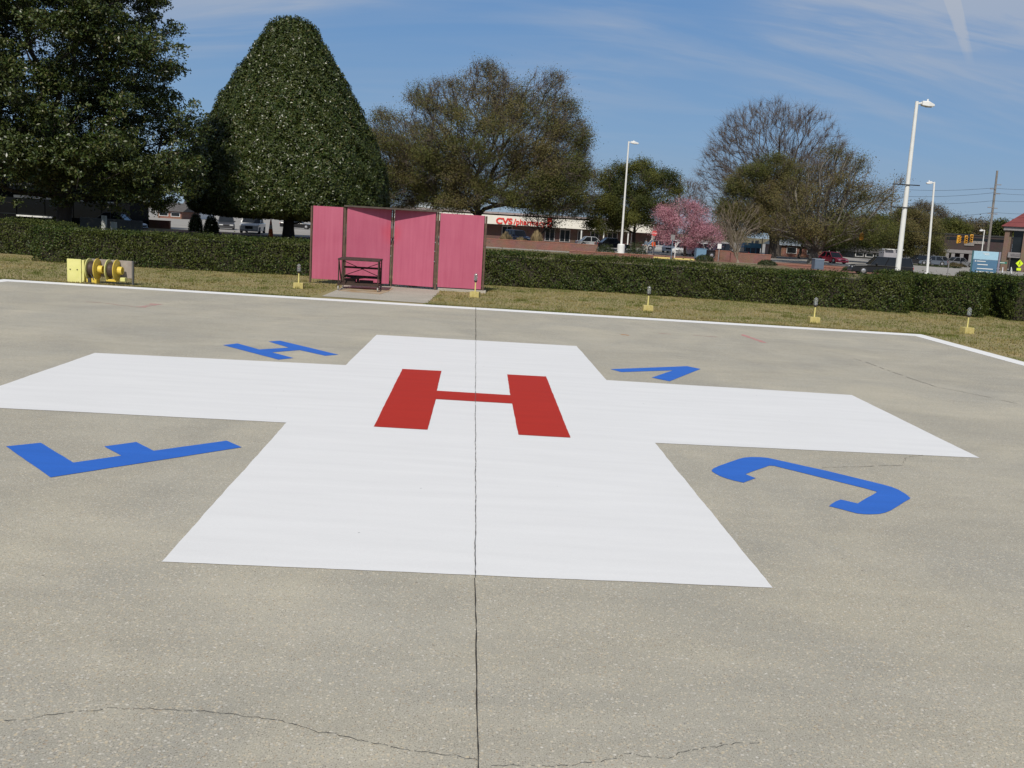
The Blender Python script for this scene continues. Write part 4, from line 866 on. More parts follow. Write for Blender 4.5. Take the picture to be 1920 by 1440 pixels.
m_brick = brick_mat('red_brick', (0.27, 0.10, 0.065), (0.20, 0.075, 0.05), (0.30, 0.24, 0.2)); m_cap = M('brick_cap', (0.26, 0.11, 0.075), .85, (0.34, 0.16, 0.11), 6)
def wall(px0, px1, Y, top_py, label, thick=.35, z0=None, slope=0.0):
    x0, x1 = gx(px0, Y), gx(px1, Y); zt = A((px0 + px1) / 2, top_py, Y).z; z0 = GZ - .05 if z0 is None else z0
    r = empty('brick_wall', ((x0 + x1) / 2, Y, GZ), 0, label, 'wall', 'low brick walls round the parking lot'); h = (x1 - x0) / 2
    MB().box(-h, h, 0, thick, -.05, zt - GZ - .07).build('brickwork', m_brick, r); MB().box(-h - .03, h + .03, -.03, thick + .03, zt - GZ - .068, zt - GZ).build('coping', m_cap, r, bevel=.01)
    return r
wall(268, 318, 99.0, 412.5, 'short red brick wall beside the pale drive, left of the clipped cone')
wall(880, 1122, 104, 452, 'long low brick wall below the pharmacy sign')
wall(1070, 1228, 97, 474, 'lower brick wall between the pharmacy wall and the yellow kerb')
wall(1374, 1450, 100, 475.5, 'orange red brick wall behind the crape myrtle')
wall(1462, 1612, 97, 499, 'thin strip of brick wall by the blue grey box')
wall(1345, 1374, 106, 470, 'short dark shaded brick wall by the dark pickup')
kx0, kx1 = gx(1229, 98), gx(1306, 98)
tag(MB().box(kx0, kx1, 97.9, 98.15, GZ - .1, GZ + .14).build('yellow_kerb', M('yellow_kerb_paint', (.62, .48, .14), .7, (.7, .56, .2), 3), bevel=.02), 'yellow painted kerb at the end of the low brick wall', 'kerb')
tag(MB().box(gx(150, 82), gx(264, 82), 82, 82.5, GZ - .05, A(207, 411, 82).z).build('concrete_ledge', M('shade_grey_concrete', (.13, .13, .125), .85), bevel=.03), 'low grey concrete ledge in the shade of the magnolia', 'ledge')  # ledge colour lowered to carry the shade under the magnolia
MBp = MB().box(gx(190, 79), gx(198, 79), 79, 79.3, GZ - .05, A(194, 404, 79).z).build('marker_post', M('white_post_paint', (.62, .64, .6), .6), bevel=.02); tag(MBp, 'short white marker post under the magnolia', 'post')
tag(MB().box(gx(207, 78.5), gx(216, 78.5), 78.5, 78.9, GZ - .05, A(210, 416, 78.5).z).build('utility_box', M('white_post_paint', (.62, .64, .6), .6), bevel=.02), 'small low white box beside the white marker post', 'box')

# ================================================================== BUILDINGS
m_dglass = glass_mat('dark_window_glass', (0.012, 0.015, 0.018), .1); m_wband = M('white_band_paint', (.72, .72, .70), .6); m_dwall = M('dark_wall_panel', (0.022, 0.024, 0.024), .7, (0.03, .03, .03), 1); m_shadewall = M('shade_black_wall', (0.006, 0.0065, 0.007), .6, (0.009, .009, .009), 1, spec=.03)  # building wall colour taken down to near black in place of shade
# dark building behind the magnolia
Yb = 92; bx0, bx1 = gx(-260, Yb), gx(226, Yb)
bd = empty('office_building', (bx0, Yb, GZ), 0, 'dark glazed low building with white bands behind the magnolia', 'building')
Wd = bx1 - bx0; MB().box(0, Wd, .05, 7, 0, 6.2).build('wall', m_shadewall, bd); MB().box(-1, Wd + 1, -5.5, 7.5, 6.203, 6.6).build('roof', m_dwall, bd)  # deep roof overhang added to put the front wall in shade
for px0, py0, px1, py1, hh in ((26, 344, 46, 345.5, .14), (52, 345, 76, 347, .2), (28, 368, 99, 371.5, .25), (146, 376, 220, 380.5, .13), (33, 404, 100, 407.5, .14)):
    a, b = A(px0, py0, Yb), A(px1, py1, Yb); zz_ = (a.z + b.z) / 2 - GZ
    MB().box(a.x - bx0, b.x - bx0, -.25, .048, zz_ - hh / 2, zz_ + hh / 2).build('white_band', m_wband, bd)
for i in range(9):
    x = 1.5 + i * Wd / 9.2; MB().box(x, x + 2.6, .0, .047, .7, 2.3).build('window', m_dglass, bd); MB().box(x, x + 2.6, .0, .047, 3.0, 4.4).build('window', m_dglass, bd)
# pale houses far behind
m_cream = M('cream_siding', (.62, .60, .55), .8); m_roofd = M('dark_shingle_roof', (.07, .065, .06), .9, (.11, .10, .095), 2); m_bwall = brick_mat('house_brick', (.30, .12, .07), (.24, .09, .055), (.3, .24, .2)); m_grroof = M('pale_metal_roof', (.42, .45, .45), .5)
def house(label, px0, px1, Y, eave_py, ridge_py, depth, wallm, roofm, wins=3, name='house', winm=m_dglass, cat='house', door=False):
    x0, x1 = gx(px0, Y), gx(px1, Y); ez = A((px0 + px1) / 2, eave_py, Y).z - GZ; rz = A((px0 + px1) / 2, ridge_py, Y).z - GZ; Wh = x1 - x0
    h = empty(name, (x0, Y, GZ), 0, label, cat, 'houses and shops across the street')
    MB().box(0, Wh, 0, depth, 0, ez).build('wall', wallm, h)
    mb = MB(); o_ = .4; mb.add([(-o_, -o_, ez), (Wh + o_, -o_, ez), (Wh + o_, depth + o_, ez), (-o_, depth + o_, ez), (-o_, depth / 2, rz), (Wh + o_, depth / 2, rz)], [(0, 1, 5, 4), (2, 3, 4, 5), (0, 4, 3), (1, 2, 5), (0, 3, 2, 1)])
    mb.build('roof', roofm, h)
    for i in range(wins):
        x = Wh * (i + .5) / wins; wd_ = min(.7, Wh / wins * .35)
        f = MB().box(x - wd_ - .08, x + wd_ + .08, -.05, -.003, ez * .36 - .08, ez * .8 + .08).build('window', m_wband, h); MB().box(x - wd_, x + wd_, -.07, -.052, ez * .36, ez * .8).build('pane', winm, f)
    return h
house('pale bluish house glimpsed under the big oak behind the pink screens', 760, 866, 185, 402, 372, 10, M('pale_blue_siding', (.42, .46, .52), .8), m_grroof, 4)
house('white gabled house left of the clipped cone', 342, 372, 175, 392, 366, 9, m_wband, m_roofd, 1)
house('small brick and cream house right of the short brick wall', 296, 340, 165, 396, 380, 9, m_bwall, m_roofd, 2)
house('orange brick house with a pale roof between the oak trunks', 1468, 1545, 150, 462, 452, 10, m_bwall, m_grroof, 2)
house('dark low house with a broad roof behind the black estate car', 1606, 1664, 178, 474, 458, 12, m_dwall, m_roofd, 3)
house('dim grey house in the shade of the pale limbed oak', 1552, 1606, 185, 468, 452, 10, M('grey_siding', (.16, .17, .18), .8), m_roofd, 2)
house('low tan shop behind the stop sign', 1188, 1262, 185, 433, 420, 12, M('tan_wall', (.30, .27, .235), .85), m_roofd, 4, 'shop', cat='shop')
# blue roofed kiosk
kY = 135; kk0, kk1 = gx(1398, kY), gx(1428, kY); kz = A(1415, 465, kY).z - GZ; kt = A(1415, 456, kY).z - GZ
ks = empty('kiosk', (kk0, kY, GZ), 0, 'bright blue kiosk behind the orange red brick wall', 'kiosk'); kw = kk1 - kk0
m_bluep = M('bright_blue_panel', (.06, .20, .36), .5, (.09, .26, .44), 2)
MB().box(0, kw, 0, 2.5, 0, kz).build('wall', M('navy_glass', (.03, .045, .08), .25), ks); MB().box(-.15, kw + .15, -.3, 2.7, kz, kt).build('roof', m_bluep, ks, bevel=.03)
for i in range(3): MB().box(kw * (i / 3) + .1, kw * (i / 3) + .2, -.05, -.002, 0, kz - .01).build('frame', m_bluep, ks)
for px in (1411, 1418, 1421): 
    p = A(px, 453, kY + 1); MB().lathe([(.04, 0), (.18, .1), (.14, .34), (.03, .4)], 10, at=(p.x - kk0, 1, kt)).build('roof_vent', m_wband, ks)
MB().tube((gx(1429, kY) - kk0, -.5, 0), (gx(1429, kY) - kk0, -.5, 2.6), .09, n=8).build('post', M('cream_post', (.55, .5, .4), .6), ks)

# ---- the pharmacy
Yp_ = 150.0; pxl, pxr = gx(738, Yp_), gx(1222, Yp_)
ph = empty('pharmacy_building', (pxl, Yp_, GZ), 0, 'brick pharmacy with a cream sign band and red letters across the lot', 'shop', 'houses and shops across the street')
Wp = pxr - pxl; fz0 = A(1000, 424.5, Yp_).z - GZ; fz1 = A(1080, 412.5, Yp_).z - GZ
m_sband = M('cream_sign_band', (.66, .63, .55), .7, (.72, .69, .62), 1); m_bdark = brick_mat('brown_brick', (.16, .075, .06), (.12, .055, .045), (.16, .13, .12))
MB().box(0, Wp, 1.5, 26, 0, fz1 + .2).build('wall', m_bdark, ph)
MB().box(-.2, Wp + .2, -.3, 1.48, fz0, fz1).build('sign_band', m_sband, ph, bevel=.03)
MB().box(-.3, Wp + .3, -.4, 26.2, fz1 + .202, fz1 + .5).build('roof', M('mauve_roof_edge', (.30, .25, .24), .8), ph)
m_alu2 = M('shop_window_frame', (.34, .31, .31), .5)
for px0, px1 in ((1022, 1041), (1084, 1094), (1050, 1070), (1108, 1125), (1140, 1160), (940, 960)):
    a, b = gx(px0, Yp_) - pxl, gx(px1, Yp_) - pxl
    f = MB().box(a, b, 1.40, 1.497, .2, fz0 - .15).build('window', m_alu2, ph); MB().box(a + .12, (a + b) / 2 - .05, 1.37, 1.398, .3, fz0 - .3).build('pane', m_dglass, f); MB().box((a + b) / 2 + .05, b - .12, 1.37, 1.398, .3, fz0 - .3).build('pane', m_dglass, f)
for px in (1090, 1132, 1178): MB().tube((gx(px, Yp_) - pxl, 0, 0), (gx(px, Yp_) - pxl, 0, fz0 - .003), .1, n=8).build('column', m_wband, ph)
m_redl = M('sign_red', (.62, .035, .025), .45, var=.05)
def fit_text(nm, body, x0, x1, zb, zt, bold=0.0):
    o = text_mesh(nm, body, 1.0, m_redl, ph, (0, 0, 0), .05, bold=bold); vs_ = np.array([v.co[:] for v in o.data.vertices]); mn, mx = vs_.min(0), vs_.max(0)
    sx_, sy_ = (x1 - x0) / (mx[0] - mn[0]), (zt - zb) / (mx[1] - mn[1]); o.scale = (sx_, sy_, 1); o.location = (x0 - mn[0] * sx_, -.36, zb - mn[1] * sy_); return o
q = lambda px, py: (A(px, py, Yp_ - .36).x - pxl, A(px, py, Yp_ - .36).z - GZ)
zb = q(945, 420.6)[1]; zt = q(945, 408.4)[1]
fit_text('sign_lettering', 'CVS', q(930, 415)[0], q(961, 415)[0], zb + .03, zt, .035)
fit_text('sign_lettering', '/pharmacy', q(963, 415)[0], q(1024, 415)[0], zb - .18, zt - .05, .022)
a, b = q(1026, 424), q(1035, 411)
sq = MB().box(a[0], b[0], -.40, -.302, a[1] - .12, b[1] + .1).build('red_sign', m_redl, ph)
MB().box(a[0] + .2, b[0] - .12, -.43, -.402, a[1] + .05, a[1] + .2).box(a[0] + .35, b[0] - .12, -.43, -.402, a[1] + .4, a[1] + .62).build('sign_marks', m_wband, sq)
# ---- dark brick block at the right
Yd = 165; d0, d1 = gx(1772, Yd), gx(1896, Yd); dz = A(1800, 438.5, Yd).z - GZ
db = empty('commercial_building', (d0, Yd, GZ), -.40, 'dark brick building with a grey columned porch behind the blue sign', 'building', 'houses and shops across the street'); Wb = (d1 - d0) * .93
m_darkb = brick_mat('very_dark_brick', (.06, .035, .032), (.045, .028, .026), (.07, .06, .06)); m_grey = M('grey_stone_trim', (.22, .21, .21), .8)
MB().box(0, Wb, 0, 16, 0, dz - .25).build('wall', m_darkb, db); MB().box(-.1, Wb + .1, -.1, 16.1, dz - .248, dz).build('roof', m_dwall, db)
zt_ = A(1800, 468.5, Yd).z - GZ; px1 = gx(1826, Yd) - d0
MB().box(.1, px1, -1.6, -.003, zt_ - .55, zt_).build('porch_beam', m_grey, db, bevel=.02)
for px in (1780, 1790, 1805, 1820): MB().box(gx(px, Yd) - d0 - .28, gx(px, Yd) - d0 + .28, -1.5, -.95, 0, zt_ - .553).build('column', m_grey, db, bevel=.02)
MB().box(.3, Wb - 1, -.06, -.003, A(1830, 452, Yd).z - GZ, A(1830, 447, Yd).z - GZ).build('window', m_dglass, db)
for pa, pb in (((1812, 464.5), (1838, 463)), ((1803, 468), (1820, 467))):
    a, b = A(*pa, Yd), A(*pb, Yd); MB().box(a.x - d0, b.x - d0, -.15, -.062 if pa[1] < 466 else -.003, a.z - GZ - .08 + .8, b.z - GZ + .12 + .8).build('sign_strip', M('dull_lettering', (.30, .28, .25), .7, (.12, .1, .1), 6), db)
# ---- tower with the red roof
Yt = 140; t0, t1 = gx(1884, Yt), gx(1990, Yt); ez = A(1905, 425.5, Yt).z - GZ; rz = A(1940, 404, Yt).z - GZ
tw = empty('red_roofed_building', (t0, Yt, GZ), -.47, 'tan brick building with a red hip roof at the right edge', 'building', 'houses and shops across the street'); Ww = (t1 - t0) * .9
m_tanb = brick_mat('tan_brick', (.23, .145, .095), (.19, .115, .075), (.22, .18, .15)); m_redroof = M('red_roof', (.15, .035, .035), .8, (.19, .05, .05), 1)
MB().box(1.15, Ww, .6, Ww, 0, ez - .55).build('wall', m_dglass, tw); 
for px0, px1 in ((1884, 1893), (1919, 1929), (1955, 1966)): MB().box((gx(px0, Yt) - t0) * .9, (gx(px1, Yt) - t0) * .9, 0, .59, 0, ez - .553).build('pier', m_tanb, tw)
MB().box(0, .9, .593, Ww, 0, ez - .553).build('side_wall', m_tanb, tw)
MB().box(-.25, Ww + .2, -.3, Ww + .2, ez - .55, ez).build('cornice', m_grey, tw, bevel=.03)
mb = MB(); rz = ez + 1.1; mb.add([(-.6, -.6, ez + .003), (Ww + .5, -.6, ez + .003), (Ww + .5, Ww + .5, ez + .003), (-.6, Ww + .5, ez + .003), (Ww / 2, Ww / 2, rz + 2.2)], [(0, 1, 4), (1, 2, 4), (2, 3, 4), (3, 0, 4), (0, 3, 2, 1)]); mb.build('roof', m_redroof, tw)
sz = A(1908, 479, Yt).z - GZ; MB().box(.75, gx(1918, Yt) - t0, .2, .598, sz - .35, sz + .4).build('sign_band', m_grey, tw)
MB().box(1.1, gx(1914, Yt) - t0, .15, .197, sz - .12, sz + .2).build('sign_strip', M('dark_lettering', (.08, .07, .08), .7, (.2, .19, .19), 7), tw)
# hand rails by its steps
for px0, py0, px1, py1 in ((1880, 510, 1889, 502.5), (1897, 506.5, 1905, 502)):
    a, b = A(px0, py0, 125), A(px1, py1, 125); hr = empty('hand_rail', (a.x, 125, GZ), 0, 'white sloping hand rail ' + ('beside the green street name sign' if px0 < 1890 else 'by the yellow crossing sign'), 'rail', 'hand rails by the steps')
    for dz_ in (0, -.45): MB().tube((0, 0, a.z - GZ + dz_), (b.x - a.x, 1.2, b.z - GZ + dz_), .045, n=6).build('rail', m_wband, hr)
    for x, zz_ in ((0.02, a.z), (b.x - a.x - .02, b.z)): MB().tube((x, 0 if x < .1 else 1.2, 0), (x, 0 if x < .1 else 1.2, zz_ - GZ - .02), .04, n=6).build('post', m_wband, hr)
# trailer
a, b = A(1657, 479, 150), A(1690, 489, 150); tl = empty('parked_trailer', (a.x, 150, GZ), 0, 'pale grey box trailer behind the black estate car', 'trailer'); Lt = b.x - a.x
MB().box(0, Lt, 0, 2.2, .5, 2.0).build('body', M('pale_trailer', (.32, .31, .33), .6), tl, bevel=.06); MB().box(.1, Lt * .48, -.5, 2.3, 2.02, 2.12).box(Lt * .62, Lt, -.5, 2.3, 2.02, 2.12).build('awning', m_wband, tl)
for x in (.5, Lt - .5): MB().lathe([(.2, -.1), (.32, -.1), (.32, .1), (.2, .1)], 16, (0, 1, 0), (x, .1, .32)).build('wheel', m_hose, tl)

# ================================================================== POLES, SIGNS AND WIRES
m_pole = M('white_pole_paint', (.72, .72, .69), .45, var=.04); m_lamp = M('white_lamp_housing', (.74, .74, .72), .4, var=.03); m_black = M('black_metal', (.02, .02, .022), .5)
def lamp_post(label, base_px, top_px, Y, head, r0, r1, lean=True, block=False, bars=False, headlen=1.05):
    b = A(*base_px, Y); tp = A(*top_px, Y); L = empty('lamp_post', (b.x, Y, terrain_z(b.x, Y)), 0, label, 'lamp post', 'tall white lamp posts'); z0 = terrain_z(b.x, Y)
    dx = tp.x - b.x; H = tp.z - z0
    MB().tube((0, 0, -.05), (dx, 0, H), r0, r1, 12).build('pole', m_pole, L, smooth=False)
    s = head
    MB().tube((dx, 0, H - .12), (dx + s * .28, 0, H - .08), .05, .05, 8).build('arm', m_pole, L)
    hb = MB(); x0 = dx + s * .25; x1 = dx + s * (.25 + headlen)
    pts0 = [(x0, -.15, H - .20), (x0, .15, H - .20), (x0, .15, H + .03), (x0, -.15, H + .03)]; pts1 = [(x0 + s * headlen * .5, -.20, H - .25), (x0 + s * headlen * .5, .20, H - .25), (x0 + s * headlen * .5, .20, H + .02), (x0 + s * headlen * .5, -.20, H + .02)]; pts2 = [(x1, -.12, H - .22), (x1, .12, H - .22), (x1, .12, H - .12), (x1, -.12, H - .12)]
    hb.add(pts0 + pts1 + pts2, [(0, 1, 2, 3), (11, 10, 9, 8)] + [(k + i, k + (i + 1) % 4, k + 4 + (i + 1) % 4, k + 4 + i) for k in (0, 4) for i in range(4)])
    hd = hb.build('lamp_head', m_lamp, L, bevel=.03); MB().tube((x0 + s * .3, 0, H + .03), (x0 + s * .3, 0, H + .14), .05, n=8).build('photocell', m_lamp, hd)
    MB().box(min(x0 + s * .25, x1 - s * .1), max(x0 + s * .25, x1 - s * .1), -.13, .13, H - .262, H - .22).build('lens', M('lamp_lens', (.5, .5, .48), .2), hd)
    if block: MB().lathe([(.42, -.05), (.42, .95), (.36, 1.05), (.12, 1.08)], 20).build('base', m_pole, L)
    else: MB().lathe([(r0 * 1.9, -.05), (r0 * 1.9, .10), (r0 * 1.1, .14)], 16).build('base', m_pole, L)
    return L, H, dx
lp1 = lamp_post('white lamp post on a round white base right of the pharmacy sign', (1164, 471), (1179, 265), 108, 1, .125, .08, block=True, headlen=.85)
Y2 = 52; lp2, H2, dx2 = lamp_post('tallest white lamp post with two dark banner arms in front of the black car', (1683, 512), (1719.5, 190), Y2, 1, .155, .085, headlen=.66)
for py, pa, pb in ((345.5, 1672, 1723), (388, 1668, 1716)):
    c_ = A((pa + pb) / 2, py, Y2); zz_ = c_.z - lp2.location.z; MB().tube((A(pa, py, Y2).x - lp2.location.x, -.13, zz_ - .03), (A(pb, py, Y2).x - lp2.location.x, -.13, zz_ - .03), .028, n=6).build('banner_arm', m_black, lp2)
lamp_post('farther white lamp post with its head turned left, right of the tallest one', (1738, 514), (1752, 341), 100, -1, .13, .09, headlen=.55)
lamp_post('far slim street lamp above the blue sign', (1840, 480), (1846, 431), 150, -1, .09, .07, headlen=.5)
m_wood = M('weathered_pole_wood', (.16, .145, .13), .9, (.24, .22, .2), 2)
def utility(label, base_px, top_px, Y, r0, arms):
    b = A(*base_px, Y); tp = A(*top_px, Y); u = empty('utility_pole', (b.x, Y, GZ), 0, label, 'utility pole', 'wooden utility poles'); dx = tp.x - b.x; H = tp.z - GZ
    MB().tube((0, 0, -.1), (dx, 0, H), r0, r0 * .72, 10).build('pole', m_wood, u)
    for f, s in arms:
        z = H * f; x = dx * f; MB().bar((x - .15 * s, -.1, z), (x + s, -.1, z + .02), .10, .12).build('insulator_arm', m_grey, u)
    return u
up1 = utility('tall wooden utility pole carrying the wires at the right', (1850, 490), (1870, 320), 140, .19, [(.86, .75), (.815, -.75), (.77, .75), (.63, -.8), (.625, .6), (.57, -.7), (.568, .7)])
utility('bare wooden utility pole behind the small green oak', (1266, 470), (1276, 328), 165, .19, [(.94, .3)])
utility('thin far utility pole seen past the top of the pale limbed oak', (1662, 470), (1677, 340), 175, .14, [(.9, .4)])
def wire(label, pts, rad_=.022, sag=.25):
    mb = MB(); P = [A(*p) for p in pts]
    for a, b in zip(P, P[1:]):
        prev = a
        for i in range(1, 11):
            s = i / 10; p = a.lerp(b, s); p.z -= sag * 4 * s * (1 - s); mb.tube(prev, p, rad_, n=4); prev = p
    o = mb.build('power_line', m_black); tag(o, label, 'wire', 'power lines on the wooden pole')
for lab, y0, ym, y1 in (('topmost power line through the pole at the right', 349, 352.5, 352), ('second power line down, just under the top one', 362, 361.5, 363), ('third power line down, below the two close ones', 375, 376.5, 372.5), ('lowest power line at the height of the red roof', 404, 398, 398)):
    wire(lab, [(1690, y0 + 6 if y0 < 400 else y0 + 6, 150), (1862, ym, 139.8), (2000, y1, 136)])
spn = wire('thin span wire holding the row of traffic signals', [(1700, 433, 138), (1846, 441, 138)], .025, .1)
m_sig = M('signal_yellow', (.70, .34, .03), .5, (.78, .42, .05), 4); m_lens = M('dark_signal_lens', (.08, .05, .03), .3)
def signal():
    s = empty('traffic_signal', (0, 0, 0)); MB().box(-.19, .19, -.1, .12, -.6, .55).build('housing', m_sig, s, bevel=.03)
    for z in (.33, 0, -.33):
        v = MB(); v.lathe([(.155, -.02), (.165, .26), (.14, .26), (.13, 0)], 14, (0, -1, 0), (0, -.1, z)); v.build('visor', m_sig, s); MB().lathe([(.125, 0), (.06, .03)], 14, (0, -1, 0), (0, -.101, z)).build('lens', m_lens, s)
    MB().tube((0, 0, .55), (0, 0, .85), .03, n=6).build('hanger', m_black, s); return s
sg = signal()
for i, ((px, py), lab) in enumerate([((1797, 448.5), 'orange traffic signal hanging alone at the left of the three'), ((1811, 449), 'orange traffic signal in the middle of the three'), ((1821.5, 447), 'orange traffic signal nearest the utility pole'), ((1614.5, 443), 'orange traffic signal hanging before the pale limbed oak')]):
    o = sg if i == 0 else copy_tree(sg); o.location = A(px, py, 134 if i < 3 else 110); o.scale = (1.0, 1, .95) if i < 3 else (.8, .8, .7); o.rotation_euler = (0, 0, [.25, -.2, -.35, .3][i]); tag(o, lab, 'traffic signal', 'traffic signals over the street')
# blue hospital sign
Ys = 98; s0, s1 = A(1821, 512, Ys), A(1863, 512, Ys); bs = empty('direction_sign', (s0.x, Ys, GZ), -.36, 'big blue direction sign with a pale blue top above the right hedge', 'sign'); Ws = s1.x - s0.x
zt = A(1842, 471, Ys).z - GZ; zm = A(1842, 486.5, Ys).z - GZ
MB().box(0, Ws, 0, .35, .05, zm - .02).build('lower_panel', M('slate_blue_panel', (.075, .165, .27), .45, var=.05), bs, bevel=.01); MB().box(0, Ws, 0, .35, zm, zt).build('upper_panel', M('sky_blue_panel', (.33, .53, .66), .45, var=.04), bs, bevel=.01)
MB().box(Ws + .05, Ws + .22, .05, .3, 0, zt + .02).build('side_post', M('grey_lilac_post', (.22, .2, .25), .6), bs)
MB().box(-.14, -.02, .05, .3, 0, zt + .02).build('side_post', M('teal_post', (.04, .12, .14), .6), bs)
for x0, x1, z in ((.16, .52, .90), (.2, .62, .72), (.2, .85, .50), (.2, .88, .33)): MB().box(Ws * x0, Ws * x1, -.012, -.003, (zm) * z - .035, (zm) * z + .035).build('text_line', m_wband, bs)
MB().box(Ws * .08, Ws * .13, -.012, -.003, zm * .9 - .05, zm * .9 + .05).build('text_line', m_wband, bs)
MB().box(Ws * .36, Ws * .62, -.012, -.003, zt - .2, zt - .15).box(Ws * .44, Ws * .64, -.012, -.003, zt - .35, zt - .30).build('emblem', m_wband, bs)
# pedestrian crossing sign
c_ = A(1911.5, 494, 118); cs_ = empty('crossing_sign', (c_.x, 118, GZ), 0, 'bright yellow green diamond pedestrian sign at the right edge', 'sign'); zc_ = c_.z - GZ
m_fluo = M('fluorescent_yellow_green', (.62, .80, .02), .5, var=.03)
MB().tube((0, .04, 0), (0, .04, zc_ + .4), .035, n=8).build('post', m_grey, cs_)
dm = MB(); dm.prism([(0, zc_ - .46), (.46, zc_), (0, zc_ + .46), (-.46, zc_)], -.02, 0).build('diamond_plate', m_fluo, cs_)
fg = MB(); fg.prism([(-.05, zc_ + .05), (.05, zc_ + .08), (.07, zc_ + .18), (-.02, zc_ + .2)], -.026, -.022); fg.lathe([(.02, 0), (.045, .001), (.045, .004), (.02, .005)], 12, (0, -1, 0), (.02, -.022, zc_ + .27)); fg.prism([(-.04, zc_ + .06), (.01, zc_ + .05), (-.08, zc_ - .22), (-.13, zc_ - .2)], -.027, -.023); fg.prism([(0, zc_ + .05), (.05, zc_ + .06), (.12, zc_ - .2), (.07, zc_ - .22)], -.028, -.024); fg.build('walking_figure', m_black, cs_)
MB().box(-.26, .26, -.02, 0, zc_ - .85, zc_ - .55).build('arrow_plate', m_fluo, cs_)
# green street name sign
c_ = A(1876, 494, 120); sn = empty('street_name_sign', (c_.x, 120, GZ), 0, 'small green street name blade right of the blue sign', 'sign'); zc_ = c_.z - GZ
MB().tube((-.3, 0, 0), (-.3, 0, zc_ + .12), .035, n=6).build('post', m_grey, sn); MB().box(-.45, .75, -.02, .02, zc_ - .02, zc_ + .22).build('blade', M('street_sign_green', (.02, .16, .12), .5), sn); MB().box(-.3, .5, -.03, -.021, zc_ + .07, zc_ + .13).build('text_line', m_wband, sn)
# stop sign
c_ = A(1227, 437.5, 107); sp_ = empty('stop_sign', (c_.x, 107, GZ), -.1, 'red octagonal sign on a post left of the pink cherry', 'sign'); zc_ = c_.z - GZ
MB().tube((0, .03, 0), (0, .03, zc_ + .4), .035, n=6).build('post', m_grey, sp_)
MB().prism([((.31) * math.cos(math.pi / 8 + i * math.pi / 4), zc_ + .31 * math.sin(math.pi / 8 + i * math.pi / 4)) for i in range(8)], -.02, 0).build('octagon_plate', M('sign_red_plate', (.50, .06, .06), .5), sp_)
tx = text_mesh('lettering', 'STOP', .21, m_wband, sp_, (-.25, -.022, zc_ - .075), .004)
# thin sign posts
for px, top, py, Y, lab, mm in ((1257.5, 440, 491, 96, 'slim blue grey sign post before the parked white cars', M('blue_grey_post', (.16, .2, .26), .5)), (1347, 457, 482, 100, 'slim grey post with a small pale sign beside the dark pickup', m_grey), (1776, 492, 515, 92, 'slim grey sign post by the road left of the blue sign', m_grey), (1181.5, 437, 472, 116, 'short white post beside the ivy clad oak', m_pole), (1265, 455, 480, 104, 'short white post before the parked white cars', m_pole)):
    p = A(px, py, Y); t_ = A(px, top, Y); e = empty('sign_post', (p.x, Y, GZ), 0, lab, 'post', 'thin posts round the lot'); H = t_.z - GZ
    MB().tube((0, 0, -.05), (.02, 0, H), .05, n=8).build('post', mm, e)
    if px in (1257.5, 1347): MB().box(-.2, .2, -.08, -.055, H - .5, H).build('plate', m_grey if px < 1300 else m_lamp, e, bevel=.01)
# boxes
def cabinet(label, px0, px1, top, Y, mat, edge=None):
    a, b = gx(px0, Y), gx(px1, Y); t_ = A((px0 + px1) / 2, top, Y).z - GZ; e = empty('utility_cabinet', (a, Y, GZ), .1, label, 'cabinet', 'blue utility cabinets')
    MB().box(0, b - a, 0, .8, 0, t_).build('body', mat, e, bevel=.02); MB().box(-.03, b - a + .03, -.03, .83, t_ + .003, t_ + .05).build('lid', edge or mat, e, bevel=.01)
    MB().box((b - a) * .08, (b - a) * .85, -.02, -.003, .1, t_ - .1).build('door', mat, e); return e
m_bgc = M('blue_grey_cabinet', (.11, .15, .20), .55, var=.06); m_lbc = M('mid_blue_cabinet', (.14, .25, .36), .5, var=.06)
cabinet('blue grey cabinet at the foot of the pale limbed oak', 1534, 1552, 487, 92, m_bgc, M('pale_cabinet_edge', (.35, .42, .5), .5)); cabinet('mid blue cabinet half hidden behind a round shrub', 1309, 1328, 467, 104, m_lbc)
# traffic cone
c_ = A(507.5, 440, 92); cn = empty('traffic_cone', (c_.x, 92, GZ), 0, 'orange traffic cone beside the trunk of the clipped cone tree', 'cone'); H = A(507.5, 411, 92).z - GZ
m_or = M('cone_orange', (.75, .13, .02), .5, var=.05); MB().box(-.32, .32, -.32, .32, 0, .06).build('base', m_or, cn, bevel=.02)
MB().lathe([(.26, .06), (.17, H * .45)], 16).build('lower_cone', m_or, cn); MB().lathe([(.169, H * .452), (.12, H * .68)], 16).build('white_collar', m_lamp, cn); MB().lathe([(.119, H * .682), (.05, H - .02), (.03, H)], 16).build('tip', m_or, cn)

